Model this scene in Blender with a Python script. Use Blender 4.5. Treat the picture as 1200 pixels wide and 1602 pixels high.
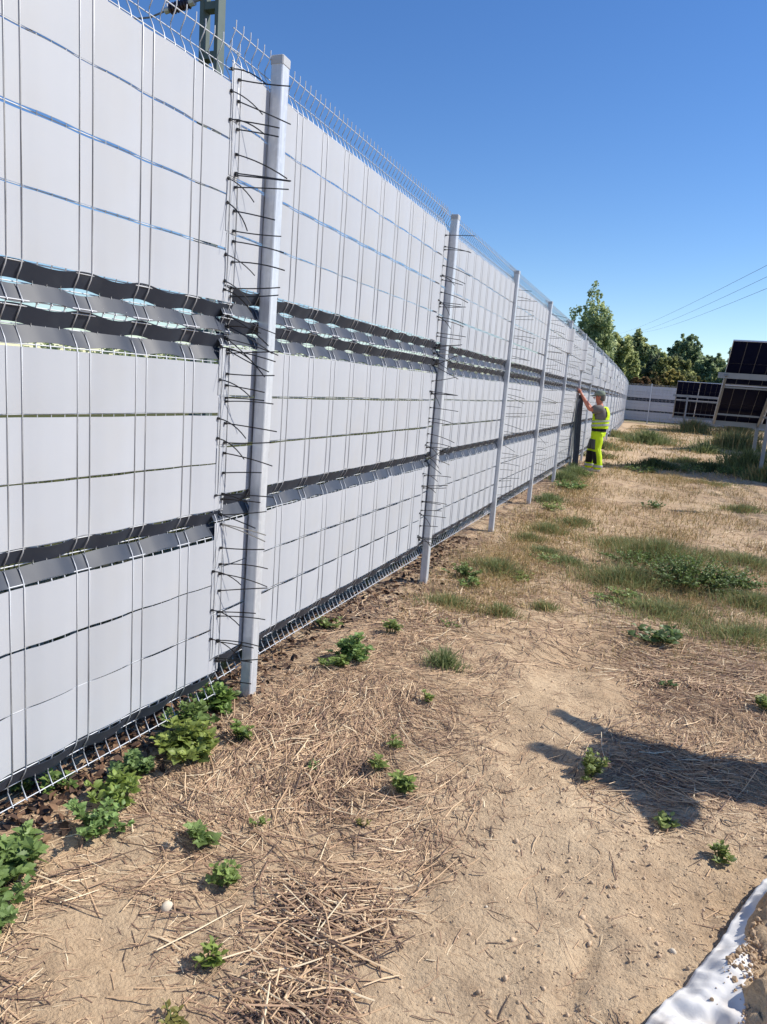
import bpy, bmesh, math, random
import numpy as np
from mathutils import Vector, Matrix

random.seed(7)
RNG = np.random.default_rng(11)
scene = bpy.context.scene
for o in list(bpy.data.objects):
    bpy.data.objects.remove(o)

# ------------------------------------------------------------------ camera
CAM = np.array([1.62, -2.8688, 1.4723])
YAW, PITCH, ROLL, FPX = 0.3524, 0.1751, 0.0757, 1145.4
fwd = np.array([-math.sin(YAW)*math.cos(PITCH), math.cos(YAW)*math.cos(PITCH), -math.sin(PITCH)])
rgt = np.array([math.cos(YAW), math.sin(YAW), 0.0])
upv = np.cross(rgt, fwd)
r2 = math.cos(ROLL)*rgt + math.sin(ROLL)*upv
u2 = -math.sin(ROLL)*rgt + math.cos(ROLL)*upv
cam_data = bpy.data.cameras.new('camera')
cam = bpy.data.objects.new('camera', cam_data)
scene.collection.objects.link(cam)
cam.matrix_world = Matrix(((r2[0], u2[0], -fwd[0], CAM[0]), (r2[1], u2[1], -fwd[1], CAM[1]),
                           (r2[2], u2[2], -fwd[2], CAM[2]), (0, 0, 0, 1)))
cam_data.sensor_fit = 'VERTICAL'
cam_data.sensor_height = 24.0
cam_data.lens = 24.0*FPX/1602.0
cam_data.clip_start = 0.05
cam_data.clip_end = 3000
scene.camera = cam

# ------------------------------------------------------------------ sky, sun, exposure
SUN_AZ, SUN_EL = math.radians(28), math.radians(43)      # azimuth from +x toward +y
S = Vector((math.cos(SUN_EL)*math.cos(SUN_AZ), math.cos(SUN_EL)*math.sin(SUN_AZ), math.sin(SUN_EL)))
world = bpy.data.worlds.new('World')
scene.world = world
world.use_nodes = True
wn = world.node_tree.nodes
sky = wn.new('ShaderNodeTexSky')
sky.sky_type = 'NISHITA'
sky.sun_disc = False
sky.sun_elevation = SUN_EL
sky.sun_rotation = math.atan2(S.x, S.y)
sky.air_density = 1.0
sky.dust_density = 0.0
sky.ozone_density = 3.5
wn['Background'].inputs[1].default_value = 0.119
hsv = wn.new('ShaderNodeHueSaturation')          # the phone renders blue sky a little more saturated
hsv.inputs['Saturation'].default_value = 1.22
hsv.inputs['Hue'].default_value = 0.509
world.node_tree.links.new(sky.outputs[0], hsv.inputs['Color'])
world.node_tree.links.new(hsv.outputs[0], wn['Background'].inputs[0])
sun_data = bpy.data.lights.new('sun', 'SUN')
sun_data.energy = 4.7
sun_data.angle = math.radians(0.5)
sun_data.color = (1.0, 0.94, 0.84)
sun = bpy.data.objects.new('sun', sun_data)
scene.collection.objects.link(sun)
sun.rotation_euler = S.to_track_quat('Z', 'Y').to_euler()
scene.view_settings.view_transform = 'Standard'
scene.view_settings.look = 'None'
scene.view_settings.exposure = 0.33
scene.view_settings.gamma = 1.0
scene.render.engine = 'CYCLES'

# ------------------------------------------------------------------ helpers
COL = scene.collection

def lin(r, g, b):
    f = lambda c: (c/255/12.92 if c/255 <= 0.04045 else ((c/255+0.055)/1.055)**2.4)
    return (f(r), f(g), f(b))

def link(o, parent=None):
    COL.objects.link(o)
    if parent is not None:
        o.parent = parent
    return o

def tag(o, label=None, cat=None, group=None, kind=None):
    if label: o['label'] = label
    if cat: o['category'] = cat
    if group: o['group'] = group
    if kind: o['kind'] = kind
    return o

def empty(name, loc=(0, 0, 0), rz=0.0):
    o = bpy.data.objects.new(name, None)
    o.empty_display_size = 0.1
    o.location = loc
    o.rotation_euler = (0, 0, rz)
    return link(o)

def np_mesh(name, V, F, mats, cols=None, smooth=False, mat_idx=None):
    """V (n,3); F list of int arrays (m,k); cols (n,3) linear."""
    me = bpy.data.meshes.new(name)
    V = np.asarray(V, np.float32)
    me.vertices.add(len(V))
    me.vertices.foreach_set('co', V.ravel())
    if not isinstance(F, list): F = [F]
    F = [np.asarray(f, np.int32) for f in F if len(f)]
    loops = np.concatenate([f.ravel() for f in F])
    tot = np.concatenate([np.full(len(f), f.shape[1], np.int32) for f in F])
    start = np.concatenate([[0], np.cumsum(tot)[:-1]]).astype(np.int32)
    me.loops.add(len(loops))
    me.loops.foreach_set('vertex_index', loops)
    me.polygons.add(len(tot))
    me.polygons.foreach_set('loop_start', start)
    me.polygons.foreach_set('loop_total', tot)
    me.polygons.foreach_set('use_smooth', np.full(len(tot), bool(smooth)))
    if not isinstance(mats, (list, tuple)): mats = [mats]
    for m in mats: me.materials.append(m)
    if mat_idx is not None:
        me.polygons.foreach_set('material_index', np.asarray(mat_idx, np.int32))
    me.update(calc_edges=True)
    me.polygons.foreach_set('use_smooth', np.full(len(tot), bool(smooth)))
    if cols is not None:
        a = me.color_attributes.new('Col', 'FLOAT_COLOR', 'POINT')
        c4 = np.ones((len(V), 4), np.float32)
        c4[:, :3] = cols
        a.data.foreach_set('color', c4.ravel())
    me.validate()
    return me

class MB:
    """collects simple solids into one mesh"""
    def __init__(self):
        self.v = []; self.f = {3: [], 4: []}; self.n = 0
    def add(self, V, F):
        V = np.asarray(V, float)
        for f in F:
            self.f.setdefault(len(f), []).append([i+self.n for i in f])
        self.v.append(V); self.n += len(V)
        return self
    def box(self, x0, x1, y0, y1, z0, z1, M=None):
        V = np.array([(x, y, z) for z in (z0, z1) for y in (y0, y1) for x in (x0, x1)], float)
        if M is not None:
            V = np.array([M @ Vector(p) for p in V])
        return self.add(V, [(0, 2, 3, 1), (4, 5, 7, 6), (0, 1, 5, 4), (2, 6, 7, 3), (0, 4, 6, 2), (1, 3, 7, 5)])
    def bar(self, a, b, w, h=None, up=(0, 0, 1)):
        a, b = Vector(a), Vector(b)
        h = w if h is None else h
        d = (b-a).normalized()
        s = d.cross(Vector(up))
        if s.length < 1e-4: s = d.cross(Vector((1, 0, 0)))
        s.normalize(); t = s.cross(d)
        V = []
        for p in (a, b):
            for i, j in ((-1, -1), (1, -1), (1, 1), (-1, 1)):
                V.append(p+s*(w/2*i)+t*(h/2*j))
        return self.add([tuple(q) for q in V], [(0, 1, 2, 3), (7, 6, 5, 4), (0, 4, 5, 1), (1, 5, 6, 2), (2, 6, 7, 3), (3, 7, 4, 0)])
    def tube(self, pts, r, n=6, cap=True):
        pts = [Vector(p) for p in pts]
        rs = r if hasattr(r, '__len__') else [r]*len(pts)
        V = []; F = []
        ref = None
        for i, p in enumerate(pts):
            d = (pts[min(i+1, len(pts)-1)]-pts[max(i-1, 0)]).normalized()
            if ref is None:
                ref = Vector((0, 0, 1)) if abs(d.z) < 0.9 else Vector((1, 0, 0))
            s = d.cross(ref)
            if s.length < 1e-4: s = d.cross(Vector((0, 1, 0.3)))
            s.normalize(); t = s.cross(d)
            for k in range(n):
                a = 2*math.pi*k/n
                V.append(tuple(p+(s*math.cos(a)+t*math.sin(a))*rs[i]))
        for i in range(len(pts)-1):
            for k in range(n):
                F.append((i*n+k, i*n+(k+1) % n, (i+1)*n+(k+1) % n, (i+1)*n+k))
        if cap:
            F.append(tuple(range(n-1, -1, -1)))
            F.append(tuple((len(pts)-1)*n+k for k in range(n)))
        return self.add(V, F)
    def loft(self, rings, closed=True, cap=True):
        n = len(rings[0]); V = []; F = []
        for r in rings: V += [tuple(p) for p in r]
        for i in range(len(rings)-1):
            for k in range(n if closed else n-1):
                F.append((i*n+k, i*n+(k+1) % n, (i+1)*n+(k+1) % n, (i+1)*n+k))
        if cap and closed:
            F.append(tuple(range(n-1, -1, -1)))
            F.append(tuple((len(rings)-1)*n+k for k in range(n)))
        return self.add(V, F)
    def mesh(self, name, mat, smooth=False):
        V = np.concatenate(self.v)
        return np_mesh(name, V, [np.array(f) for f in self.f.values() if f], mat, smooth=smooth)
    def build(self, name, mat, parent=None, smooth=False, bevel=0):
        o = bpy.data.objects.new(name, self.mesh(name, mat, smooth))
        if bevel:
            m = o.modifiers.new('bevel', 'BEVEL'); m.width = bevel; m.segments = 2; m.limit_method = 'ANGLE'
        return link(o, parent)

def inst(name, me, parent=None, loc=(0, 0, 0), rot=(0, 0, 0), sc=(1, 1, 1)):
    o = bpy.data.objects.new(name, me)
    o.location = loc; o.rotation_euler = rot; o.scale = sc
    return link(o, parent)

# value noise
_T = RNG.random((256, 256))
def vnoise(x, y, seed=0):
    x = np.asarray(x, float)+seed*17.31; y = np.asarray(y, float)+seed*9.77
    xi = np.floor(x).astype(int); yi = np.floor(y).astype(int)
    fx = x-xi; fy = y-yi
    fx = fx*fx*fx*(fx*(fx*6-15)+10); fy = fy*fy*fy*(fy*(fy*6-15)+10)
    g = lambda a, b: _T[a & 255, b & 255]
    return (g(xi, yi)*(1-fx)*(1-fy)+g(xi+1, yi)*fx*(1-fy)+g(xi, yi+1)*(1-fx)*fy+g(xi+1, yi+1)*fx*fy)*2-1
def fbm(x, y, oct=4, seed=0):
    s = 0; a = 1; f = 1
    for i in range(oct):
        s = s+a*vnoise(x*f, y*f, seed+i*3); a *= 0.5; f *= 2.07
    return s

def sstep(a, b, x):
    t = np.clip((x-a)/(b-a), 0, 1); return t*t*(3-2*t)

# patches of bare soil and of thick straw: (x, y, rx, ry, amount)
BARE = [(1.35, .54, .26, .55, 1), (1.33, -1.12, .28, .4, 1), (1.71, -.86, .4, .42, 1.1), (.42, -1.48, .13, .16, .9),
        (1.45, 1.48, .2, .6, .9), (.94, 1.83, .2, .4, .8), (1.9, -.5, .35, .25, .8), (2.5, 11.8, 1.3, 2.2, .9),
        (1.42, -.42, .22, .28, .7), (1.2, 6.5, .35, 2.5, .6), (2.4, 8.8, .8, 1.0, .8), (.9, 11, .5, 3, .5),
        (.62, -1.62, .12, .1, .5), (.27, -1.2, .12, .1, .7), (1.4, 22, 1.0, 6, .9), (1.16, -1.4, .16, .12, .8)]
DENSE = [(.95, -1.2, .16, .2, 1), (.75, -.54, .3, .25, .8), (.64, .0, .35, .4, .8), (1.84, .2, .4, .35, .9), (2.1, 1.4, .5, .5, .8),
         (.3, 1.2, .3, 1.2, .6), (.35, -.4, .3, .4, .6), (.98, -1.5, .15, .12, .7), (1.06, -.85, .2, .16, .5), (1.65, 1.9, .5, .4, .5)]
def straw_mask(x, y):
    m = 0.46+0.34*fbm(x*1.7, y*1.5, 3, 5)
    for bx, by, rx, ry, a in BARE:
        m = m-.78*a*np.exp(-(((x-bx)/rx)**2+((y-by)/ry)**2))
    for bx, by, rx, ry, a in DENSE:
        m = m+a*np.exp(-(((x-bx)/rx)**2+((y-by)/ry)**2))
    return np.clip(m, 0.0, 1.3)

def hground(x, y):
    x = np.asarray(x, float); y = np.asarray(y, float)
    h = -0.075*sstep(.6, 2.6, y)*(1-sstep(7.5, 12, y))
    near = 1-sstep(14, 40, y)*0.3
    h = h+0.022*fbm(x*.9, y*.9, 3, 1)*near
    d = np.hypot(x-1.2, y+1.5)
    h = h+0.012*fbm(x*5, y*5, 3, 2)*(1-sstep(3, 14, d))
    rough = 0.35+0.9*sstep(1.3, 1.9, x)*(1-sstep(.2, 1.0, y))
    h = h+0.0062*rough*fbm(x*26, y*26, 2, 3)*(1-sstep(2.5, 6, d))
    # worn wheel tracks along the lane
    for tx in (1.22, 2.75):
        h = h-0.020*np.exp(-((x-tx-.10*np.sin(y*.55+tx))/.13)**2)*sstep(.2, 1.5, y)*(1-sstep(24, 34, y))
    # a rut on the right
    rut = np.exp(-((x-1.57-0.05*np.sin(y*5))/.035)**2)*sstep(-1.35, -1.2, y)*(1-sstep(-.98, -.85, y))
    h = h-0.022*rut
    h = h+0.25*sstep(60, 140, y)*fbm(x*.05, y*.05, 2, 4)
    return h
def gz(x, y): return float(hground(x, y))

# ------------------------------------------------------------------ materials
def new_mat(name):
    m = bpy.data.materials.new(name); m.use_nodes = True
    nt = m.node_tree
    return m, nt, nt.nodes['Principled BSDF']

def mk(name, col, rough=0.6, metal=0.0, var=0.12, scale=8.0, bump=0.0, bscale=40.0, spec=0.4, stretch=None, dirt=None, dscale=3.0, damt=0.4, objvar=0.0):
    m, nt, b = new_mat(name)
    tc = nt.nodes.new('ShaderNodeTexCoord')
    mp = nt.nodes.new('ShaderNodeMapping')
    if stretch: mp.inputs['Scale'].default_value = stretch
    nt.links.new(tc.outputs['Object'], mp.inputs[0])
    n = nt.nodes.new('ShaderNodeTexNoise'); n.inputs['Scale'].default_value = scale; n.inputs['Detail'].default_value = 5
    nt.links.new(mp.outputs[0], n.inputs['Vector'])
    mx = nt.nodes.new('ShaderNodeMix'); mx.data_type = 'RGBA'
    mx.inputs[6].default_value = (*[c*(1-var) for c in col], 1)
    mx.inputs[7].default_value = (*[min(1, c*(1+var)) for c in col], 1)
    nt.links.new(n.outputs[0], mx.inputs[0])
    out = mx.outputs[2]
    if dirt:
        n2 = nt.nodes.new('ShaderNodeTexNoise'); n2.inputs['Scale'].default_value = dscale; n2.inputs['Detail'].default_value = 6
        nt.links.new(tc.outputs['Object'], n2.inputs['Vector'])
        rp = nt.nodes.new('ShaderNodeMapRange'); rp.inputs[1].default_value = 0.5; rp.inputs[2].default_value = 0.75
        rp.inputs[4].default_value = damt
        nt.links.new(n2.outputs[0], rp.inputs[0])
        m2 = nt.nodes.new('ShaderNodeMix'); m2.data_type = 'RGBA'
        nt.links.new(rp.outputs[0], m2.inputs[0]); nt.links.new(out, m2.inputs[6]); m2.inputs[7].default_value = (*dirt, 1)
        out = m2.outputs[2]
    if objvar:                       # pieces differ slightly in tone
        oi = nt.nodes.new('ShaderNodeObjectInfo')
        hv = nt.nodes.new('ShaderNodeHueSaturation')
        r3 = nt.nodes.new('ShaderNodeMapRange'); r3.inputs[3].default_value = 1-objvar; r3.inputs[4].default_value = 1+objvar
        nt.links.new(oi.outputs['Random'], r3.inputs[0]); nt.links.new(r3.outputs[0], hv.inputs['Value'])
        nt.links.new(out, hv.inputs['Color']); out = hv.outputs[0]
    nt.links.new(out, b.inputs['Base Color'])
    b.inputs['Roughness'].default_value = rough
    b.inputs['Metallic'].default_value = metal
    b.inputs['Specular IOR Level'].default_value = spec
    if bump:
        bn = nt.nodes.new('ShaderNodeTexNoise'); bn.inputs['Scale'].default_value = bscale; bn.inputs['Detail'].default_value = 4
        nt.links.new(mp.outputs[0], bn.inputs['Vector'])
        bp = nt.nodes.new('ShaderNodeBump'); bp.inputs['Strength'].default_value = bump; bp.inputs['Distance'].default_value = 0.01
        nt.links.new(bn.outputs[0], bp.inputs['Height']); nt.links.new(bp.outputs[0], b.inputs['Normal'])
    return m

def mk_col(name, rough=0.7, transl=0.0, spec=0.3):
    """colour from the vertex attribute (each straw or leaf has its own tone)"""
    m, nt, b = new_mat(name)
    a = nt.nodes.new('ShaderNodeAttribute'); a.attribute_name = 'Col'
    nt.links.new(a.outputs['Color'], b.inputs['Base Color'])
    b.inputs['Roughness'].default_value = rough
    b.inputs['Specular IOR Level'].default_value = spec
    if transl:
        t = nt.nodes.new('ShaderNodeBsdfTranslucent')
        hs = nt.nodes.new('ShaderNodeHueSaturation'); hs.inputs['Value'].default_value = 1.5; hs.inputs['Hue'].default_value = 0.48
        nt.links.new(a.outputs['Color'], hs.inputs['Color']); nt.links.new(hs.outputs[0], t.inputs[0])
        ms = nt.nodes.new('ShaderNodeMixShader'); ms.inputs[0].default_value = transl
        nt.links.new(b.outputs[0], ms.inputs[1]); nt.links.new(t.outputs[0], ms.inputs[2])
        nt.links.new(ms.outputs[0], nt.nodes['Material Output'].inputs[0])
    return m

M = {}
M['strip'] = mk('light_grey_pvc', (.435, .452, .488), rough=.5, var=.04, scale=2.2, stretch=(1, 1, 3), dirt=(.44, .42, .38), dscale=4.0, damt=.22, objvar=.035)
M['dark_strip'] = mk('anthracite_pvc', (.032, .041, .062), rough=.5, var=.12, scale=5, dirt=(.10, .115, .14), dscale=9, damt=.35)
M['wire'] = mk('galvanised_wire', (.62, .64, .67), rough=.45, metal=.15, var=.12, scale=30)
M['galv'] = mk('galvanised_steel', (.60, .625, .66), rough=.40, metal=.3, var=.30, scale=24, stretch=(2.4, 2.4, .22), bump=.08, bscale=60, dirt=(.74, .76, .79), dscale=38, damt=.75)
M['cap'] = mk('cap_grey', (.44, .455, .475), rough=.5, var=.08)
M['bolt'] = mk('bolt_steel', (.22, .22, .23), rough=.4, metal=.7, var=.2, scale=50)
M['tie'] = mk('black_nylon', (.012, .012, .014), rough=.45, var=.1)
M['straw'] = mk_col('dry_straw', rough=.72, transl=.0)
M['leaf'] = mk_col('weed_leaves', rough=.5, transl=.28, spec=.35)
M['grass'] = mk_col('grass_blades', rough=.6, transl=.3)
M['crown'] = mk_col('tree_leaves', rough=.55, transl=.58)
M['stem'] = mk('green_stem', (.10, .13, .04), rough=.6, var=.3, scale=20)
M['bark'] = mk('bark', (.10, .075, .055), rough=.9, var=.35, scale=10, bump=.5, bscale=18)
M['clod'] = mk('soil_clods', lin(168, 142, 112), rough=.95, var=.28, scale=25, bump=.5, bscale=90, spec=.1)
M['stone'] = mk('pale_stone', lin(205, 192, 172), rough=.85, var=.2, scale=20, spec=.2)
M['fabric'] = mk('white_geotextile', (.68, .67, .65), rough=.85, var=.06, scale=5, bump=.06, bscale=160, dirt=lin(168, 140, 105), dscale=9, damt=.5, spec=.0)
M['pole'] = mk('painted_pole_steel', lin(92, 104, 98), rough=.55, var=.15, scale=6)
M['porcelain'] = mk('brown_porcelain', (.035, .022, .03), rough=.25, var=.15)
M['cell'] = mk('solar_cell', (.006, .008, .028), rough=.3, var=.3, scale=2, spec=.02)
M['glass'] = mk('module_glass', (.16, .17, .21), rough=.25, var=.05, spec=.12)
M['alu'] = mk('aluminium_frame', (.62, .63, .65), rough=.4, metal=.4, var=.08)
M['rail'] = mk('rack_steel', (.27, .29, .32), rough=.5, metal=.35, var=.15, scale=6)
M['cable'] = mk('power_cable', (.20, .21, .23), rough=.6, var=.1)
M['skin'] = mk('sunburnt_skin', lin(196, 122, 98), rough=.55, var=.1, scale=20)
M['shirt'] = mk('grey_cotton', lin(112, 108, 104), rough=.9, var=.14, scale=18, bump=.3, bscale=25)
M['hivis'] = mk('hi_vis_yellow', lin(196, 226, 30), rough=.8, var=.10, scale=12, bump=.4, bscale=16)
M['reflect'] = mk('reflective_tape', (.40, .41, .40), rough=.5, var=.08, scale=30)
M['black_cloth'] = mk('black_cloth', (.012, .013, .015), rough=.85, var=.2, scale=14)
M['grey_cloth'] = mk('grey_patch', (.09, .095, .10), rough=.85, var=.15, scale=14)
M['capcloth'] = mk('cap_cloth', lin(122, 132, 118), rough=.9, var=.12, scale=20)
M['shoe'] = mk('pale_shoe', lin(200, 195, 190), rough=.8, var=.15, scale=20)
M['hair'] = mk('grey_hair', (.12, .11, .10), rough=.8, var=.2, scale=40)
M['dark'] = mk('dark_eye', (.02, .015, .012), rough=.3)

# soil: sandy, with darker damp tones, fine grain relief, grassy tint far off
def soil_material():
    m, nt, b = new_mat('sandy_soil')
    N = nt.nodes.new; L = nt.links.new
    geo = N('ShaderNodeNewGeometry')
    def noise(scale, detail=6, rough=.6):
        n = N('ShaderNodeTexNoise'); n.inputs['Scale'].default_value = scale; n.inputs['Detail'].default_value = detail
        n.inputs['Roughness'].default_value = rough
        L(geo.outputs['Position'], n.inputs['Vector']); return n
    n1 = noise(.9, 6); n2 = noise(9, 8, .65); n3 = noise(70, 6, .7)
    def mixc(fac, a, bcol):
        x = N('ShaderNodeMix'); x.data_type = 'RGBA'
        if hasattr(fac, 'is_output'): L(fac, x.inputs[0])
        else: x.inputs[0].default_value = fac
        for i, c in ((6, a), (7, bcol)):
            if hasattr(c, 'is_output'): L(c, x.inputs[i])
            else: x.inputs[i].default_value = (*c, 1)
        return x.outputs[2]
    def rng(sock, a, bb, c=0, d=1):
        r = N('ShaderNodeMapRange'); L(sock, r.inputs[0])
        r.inputs[1].default_value = a; r.inputs[2].default_value = bb; r.inputs[3].default_value = c; r.inputs[4].default_value = d
        return r.outputs[0]
    base = mixc(rng(n1.outputs[0], .35, .65), lin(187, 161, 130), lin(207, 183, 151))
    base = mixc(rng(n2.outputs[0], .45, .72, 0, .55), base, lin(138, 114, 93))
    base = mixc(rng(n3.outputs[0], .5, .7, 0, .5), base, lin(130, 106, 84))
    base = mixc(rng(n3.outputs[0], .28, .42, .35, 0), base, lin(222, 202, 172))
    # beyond the site the field is grown over
    sep = N('ShaderNodeSeparateXYZ'); L(geo.outputs['Position'], sep.inputs[0])
    far = rng(sep.outputs['Y'], 50.5, 56)
    left = rng(sep.outputs['X'], -1.2, -2.5)
    mx = N('ShaderNodeMath'); mx.operation = 'MAXIMUM'; L(far, mx.inputs[0]); L(left, mx.inputs[1])
    grass = mixc(n2.outputs[0], (.05, .07, .02), (.13, .12, .05))
    base = mixc(mx.outputs[0], base, grass)
    L(base, b.inputs['Base Color'])
    b.inputs['Roughness'].default_value = .95
    b.inputs['Specular IOR Level'].default_value = .1
    v = N('ShaderNodeTexVoronoi'); v.inputs['Scale'].default_value = 110; L(geo.outputs['Position'], v.inputs['Vector'])
    b1 = N('ShaderNodeBump'); b1.inputs['Strength'].default_value = .8; b1.inputs['Distance'].default_value = .016
    L(n3.outputs[0], b1.inputs['Height'])
    b2 = N('ShaderNodeBump'); b2.inputs['Strength'].default_value = .22; b2.inputs['Distance'].default_value = .008; b2.invert = True
    L(v.outputs['Distance'], b2.inputs['Height']); L(b1.outputs[0], b2.inputs['Normal'])
    L(b2.outputs[0], b.inputs['Normal'])
    return m
M['soil'] = soil_material()

# ------------------------------------------------------------------ ground sheet
def axis(segs):
    out = []
    for a, b, s in segs:
        out += list(np.linspace(a, b, max(2, int(round((b-a)/s))+1))[:-1])
    return out
gxs = np.array(axis([(-900, -200, 100), (-200, -40, 20), (-40, -8, 2), (-8, -1.2, .3), (-1.2, 2.6, .017), (2.6, 5, .06), (5, 12, .4), (12, 40, 2), (40, 200, 20), (200, 900, 100)])+[900.])
gys = np.array(axis([(-900, -100, 100), (-100, -10, 10), (-10, -2.4, .5), (-2.4, 2.2, .018), (2.2, 6, .045), (6, 16, .12), (16, 40, .4), (40, 80, 2), (80, 200, 10), (200, 1200, 100)])+[1200.])
GX, GY = np.meshgrid(gxs, gys)
GZ = hground(GX, GY)
nx, ny = len(gxs), len(gys)
idx = np.arange(nx*ny).reshape(ny, nx)
quads = np.stack([idx[:-1, :-1], idx[:-1, 1:], idx[1:, 1:], idx[1:, :-1]], -1).reshape(-1, 4)
gm = np_mesh('ground', np.stack([GX, GY, GZ], -1).reshape(-1, 3), quads, M['soil'], smooth=True)
ground = link(bpy.data.objects.new('ground', gm))
tag(ground, 'sandy trampled soil of the building site', 'ground', kind='structure')

# ------------------------------------------------------------------ fence
BAY = 2.52
PL = 2.75                    # panel length, panels overlap at the posts
WR = 0.0021
FD = 0.030                   # fold depth
lowZ = [(0, 0), (.055, FD), (.11, 0), (.71, 0), (.765, FD), (.82, 0), (1.42, 0), (1.475, FD), (1.53, 0), (1.552, 0)]
upZ = [(1.535, 0), (1.59, FD), (1.645, 0), (2.445, 0), (2.50, FD), (2.555, 0), (2.585, 0)]
lowH = [(.004, 0), (.055, FD), (.11, 0), (.31, 0), (.51, 0), (.71, 0), (.765, FD), (.82, 0), (1.02, 0), (1.22, 0), (1.42, 0), (1.475, FD), (1.525, 0)]
upH = [(1.54, 0), (1.59, FD), (1.645, 0), (1.845, 0), (2.045, 0), (2.245, 0), (2.445, 0), (2.50, FD), (2.555, 0)]
def wire_mesh(name, vz, hz, dy):
    mb = MB()
    n = int(PL/.05)+1
    # rounded bends: add points either side of each bend
    pts = []
    for i, (z, y) in enumerate(vz):
        if 0 < i < len(vz)-1:
            for t in (-.22, .22):
                j = i+(1 if t > 0 else -1)
                k = min(abs(t), .012/abs(vz[j][0]-z))
                pts.append((z+(vz[j][0]-z)*k, y+(vz[j][1]-y)*k))
        else: pts.append((z, y))
    for k in range(n):
        x = k*.05
        mb.tube([(x, y+dy, z) for z, y in pts], WR, 5, cap=False)
    for z, y in hz:
        mb.tube([(-.012, y+dy+.005, z), (PL/2, y+dy+.005, z), (PL+.012, y+dy+.005, z)], WR, 5, cap=False)
    return mb.mesh(name, M['wire'], smooth=True)
ME_LOW = wire_mesh('lower_wire_mesh', lowZ, lowH, 0.0)
ME_UP = wire_mesh('upper_wire_mesh', upZ, upH, -.007)

def weave(s, A):
    return A*np.tanh(1.7*(np.cos(2*math.pi*(s-.025)/.25)-.2))

def strip_mesh(name, mat, h, A, tilt, seed, wob=0.0012, bow=0.0):
    """closed thin strip along local x, height h, following the slope 'tilt' (dy per dz), woven in y"""
    rr = np.random.default_rng(seed)
    a0, a1 = rr.uniform(-.012, .012, 2)
    s = np.linspace(-.018+a0*.5, PL+.018+a1, 122)
    w = weave(s, A)*(1+(.25 if h < .1 else .1)*np.sin(s*4.3+seed))
    p = rr.uniform(0, 6, 4)
    dz = wob*(np.sin(s*2.1+p[0])+.7*np.sin(s*5.3+p[1]))+bow*np.cos(2*math.pi*(s-.025)/.25)*(1+.55*np.sin(s*3.1+p[3])+.35*np.sin(s*7.7+p[0]))
    top = .0008*np.sin(s*9+p[2])
    t = .0007
    nrm = np.array([1.0, -tilt])/math.hypot(1, tilt)     # (y, z) normal
    tan = np.array([tilt, 1.0])/math.hypot(1, tilt)
    n = len(s)
    def edge(sg_h, sg_t):
        hh = sg_h*(h/2+(top if sg_h > 0 else 0))+dz
        nn = w+sg_t*t
        return np.stack([s, nn*nrm[0]+hh*tan[0], nn*nrm[1]+hh*tan[1]], -1)
    c = [edge(-1, -1), edge(-1, 1), edge(1, 1), edge(1, -1)]
    V = []; F = []
    ar = np.arange(n-1)
    for k in range(4):          # four separate faces keep the long edges crisp while the weave shades smoothly
        o = k*2*n
        V += [c[k], c[(k+1) % 4]]
        F.append(np.stack([o+ar, o+ar+1, o+n+ar+1, o+n+ar], -1))
    V += [np.array([q[0] for q in c]), np.array([q[-1] for q in c])]
    F.append(np.array([[8*n, 8*n+1, 8*n+2, 8*n+3], [8*n+7, 8*n+6, 8*n+5, 8*n+4]]))
    return np_mesh(name, np.concatenate(V), np.concatenate(F), mat, smooth=True)
STRIPS = [strip_mesh('privacy_strip', M['strip'], .1895, .0040, 0, 100+i) for i in range(6)]
SL = FD/.055
DUP = [strip_mesh('fold_strip_up', M['dark_strip'], .057, .005, -SL, 200+i, wob=.0022, bow=.0032) for i in range(7)]   # upper half: y falls with z
DLO = [strip_mesh('fold_strip_low', M['dark_strip'], .057, .005, SL, 300+i, wob=.0022, bow=-.0032) for i in range(7)]
rows = [.21, .41, .61, .92, 1.12, 1.32]
rows_up = [1.745, 1.945, 2.145, 2.345]
# fold halves: (z centre, y centre, which)
halves = [(.0825, FD/2, 'u'), (.7925, FD/2, 'u'), (.7375, FD/2, 'l'), (1.5025, FD/2, 'u'), (1.4475, FD/2, 'l'), (1.6175, FD/2-.007, 'u'), (1.5625, FD/2-.007, 'l')]

# cable ties: head at the panel edge, stiff tail standing off to the right
def tie_mesh(seed, L, curve, out):
    mb = MB()
    pts = []
    for k in range(7):
        t = k/6
        pts.append((L*t, -out*t-.002, curve*t*t))
    V = []; F = []
    for p in pts:
        for dy, dz in ((-.0009, -.0023), (.0009, -.0023), (.0009, .0023), (-.0009, .0023)):
            V.append((p[0], p[1]+dy, p[2]+dz))
    for i in range(6):
        for k in range(4): F.append((i*4+k, i*4+(k+1) % 4, (i+1)*4+(k+1) % 4, (i+1)*4+k))
    F += [(3, 2, 1, 0), (24, 25, 26, 27)]
    mb.add(V, F)
    mb.box(-.005, .005, -.006, .003, -.0045, .0045)
    mb.tube([(.0, -.003, 0), (-.004, .004, .004), (-.006, .012, 0), (-.002, .004, -.004), (0, -.003, 0)], .0016, 4, cap=False)
    return mb.mesh('cable_tie', M['tie'])
TIES = [tie_mesh(i, L, c, o) for i, (L, c, o) in enumerate([(.125, -.004, .165), (.13, -.018, .15), (.09, -.006, .125), (.12, -.034, .165), (.11, .012, .15), (.08, -.055, .09)])]

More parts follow.
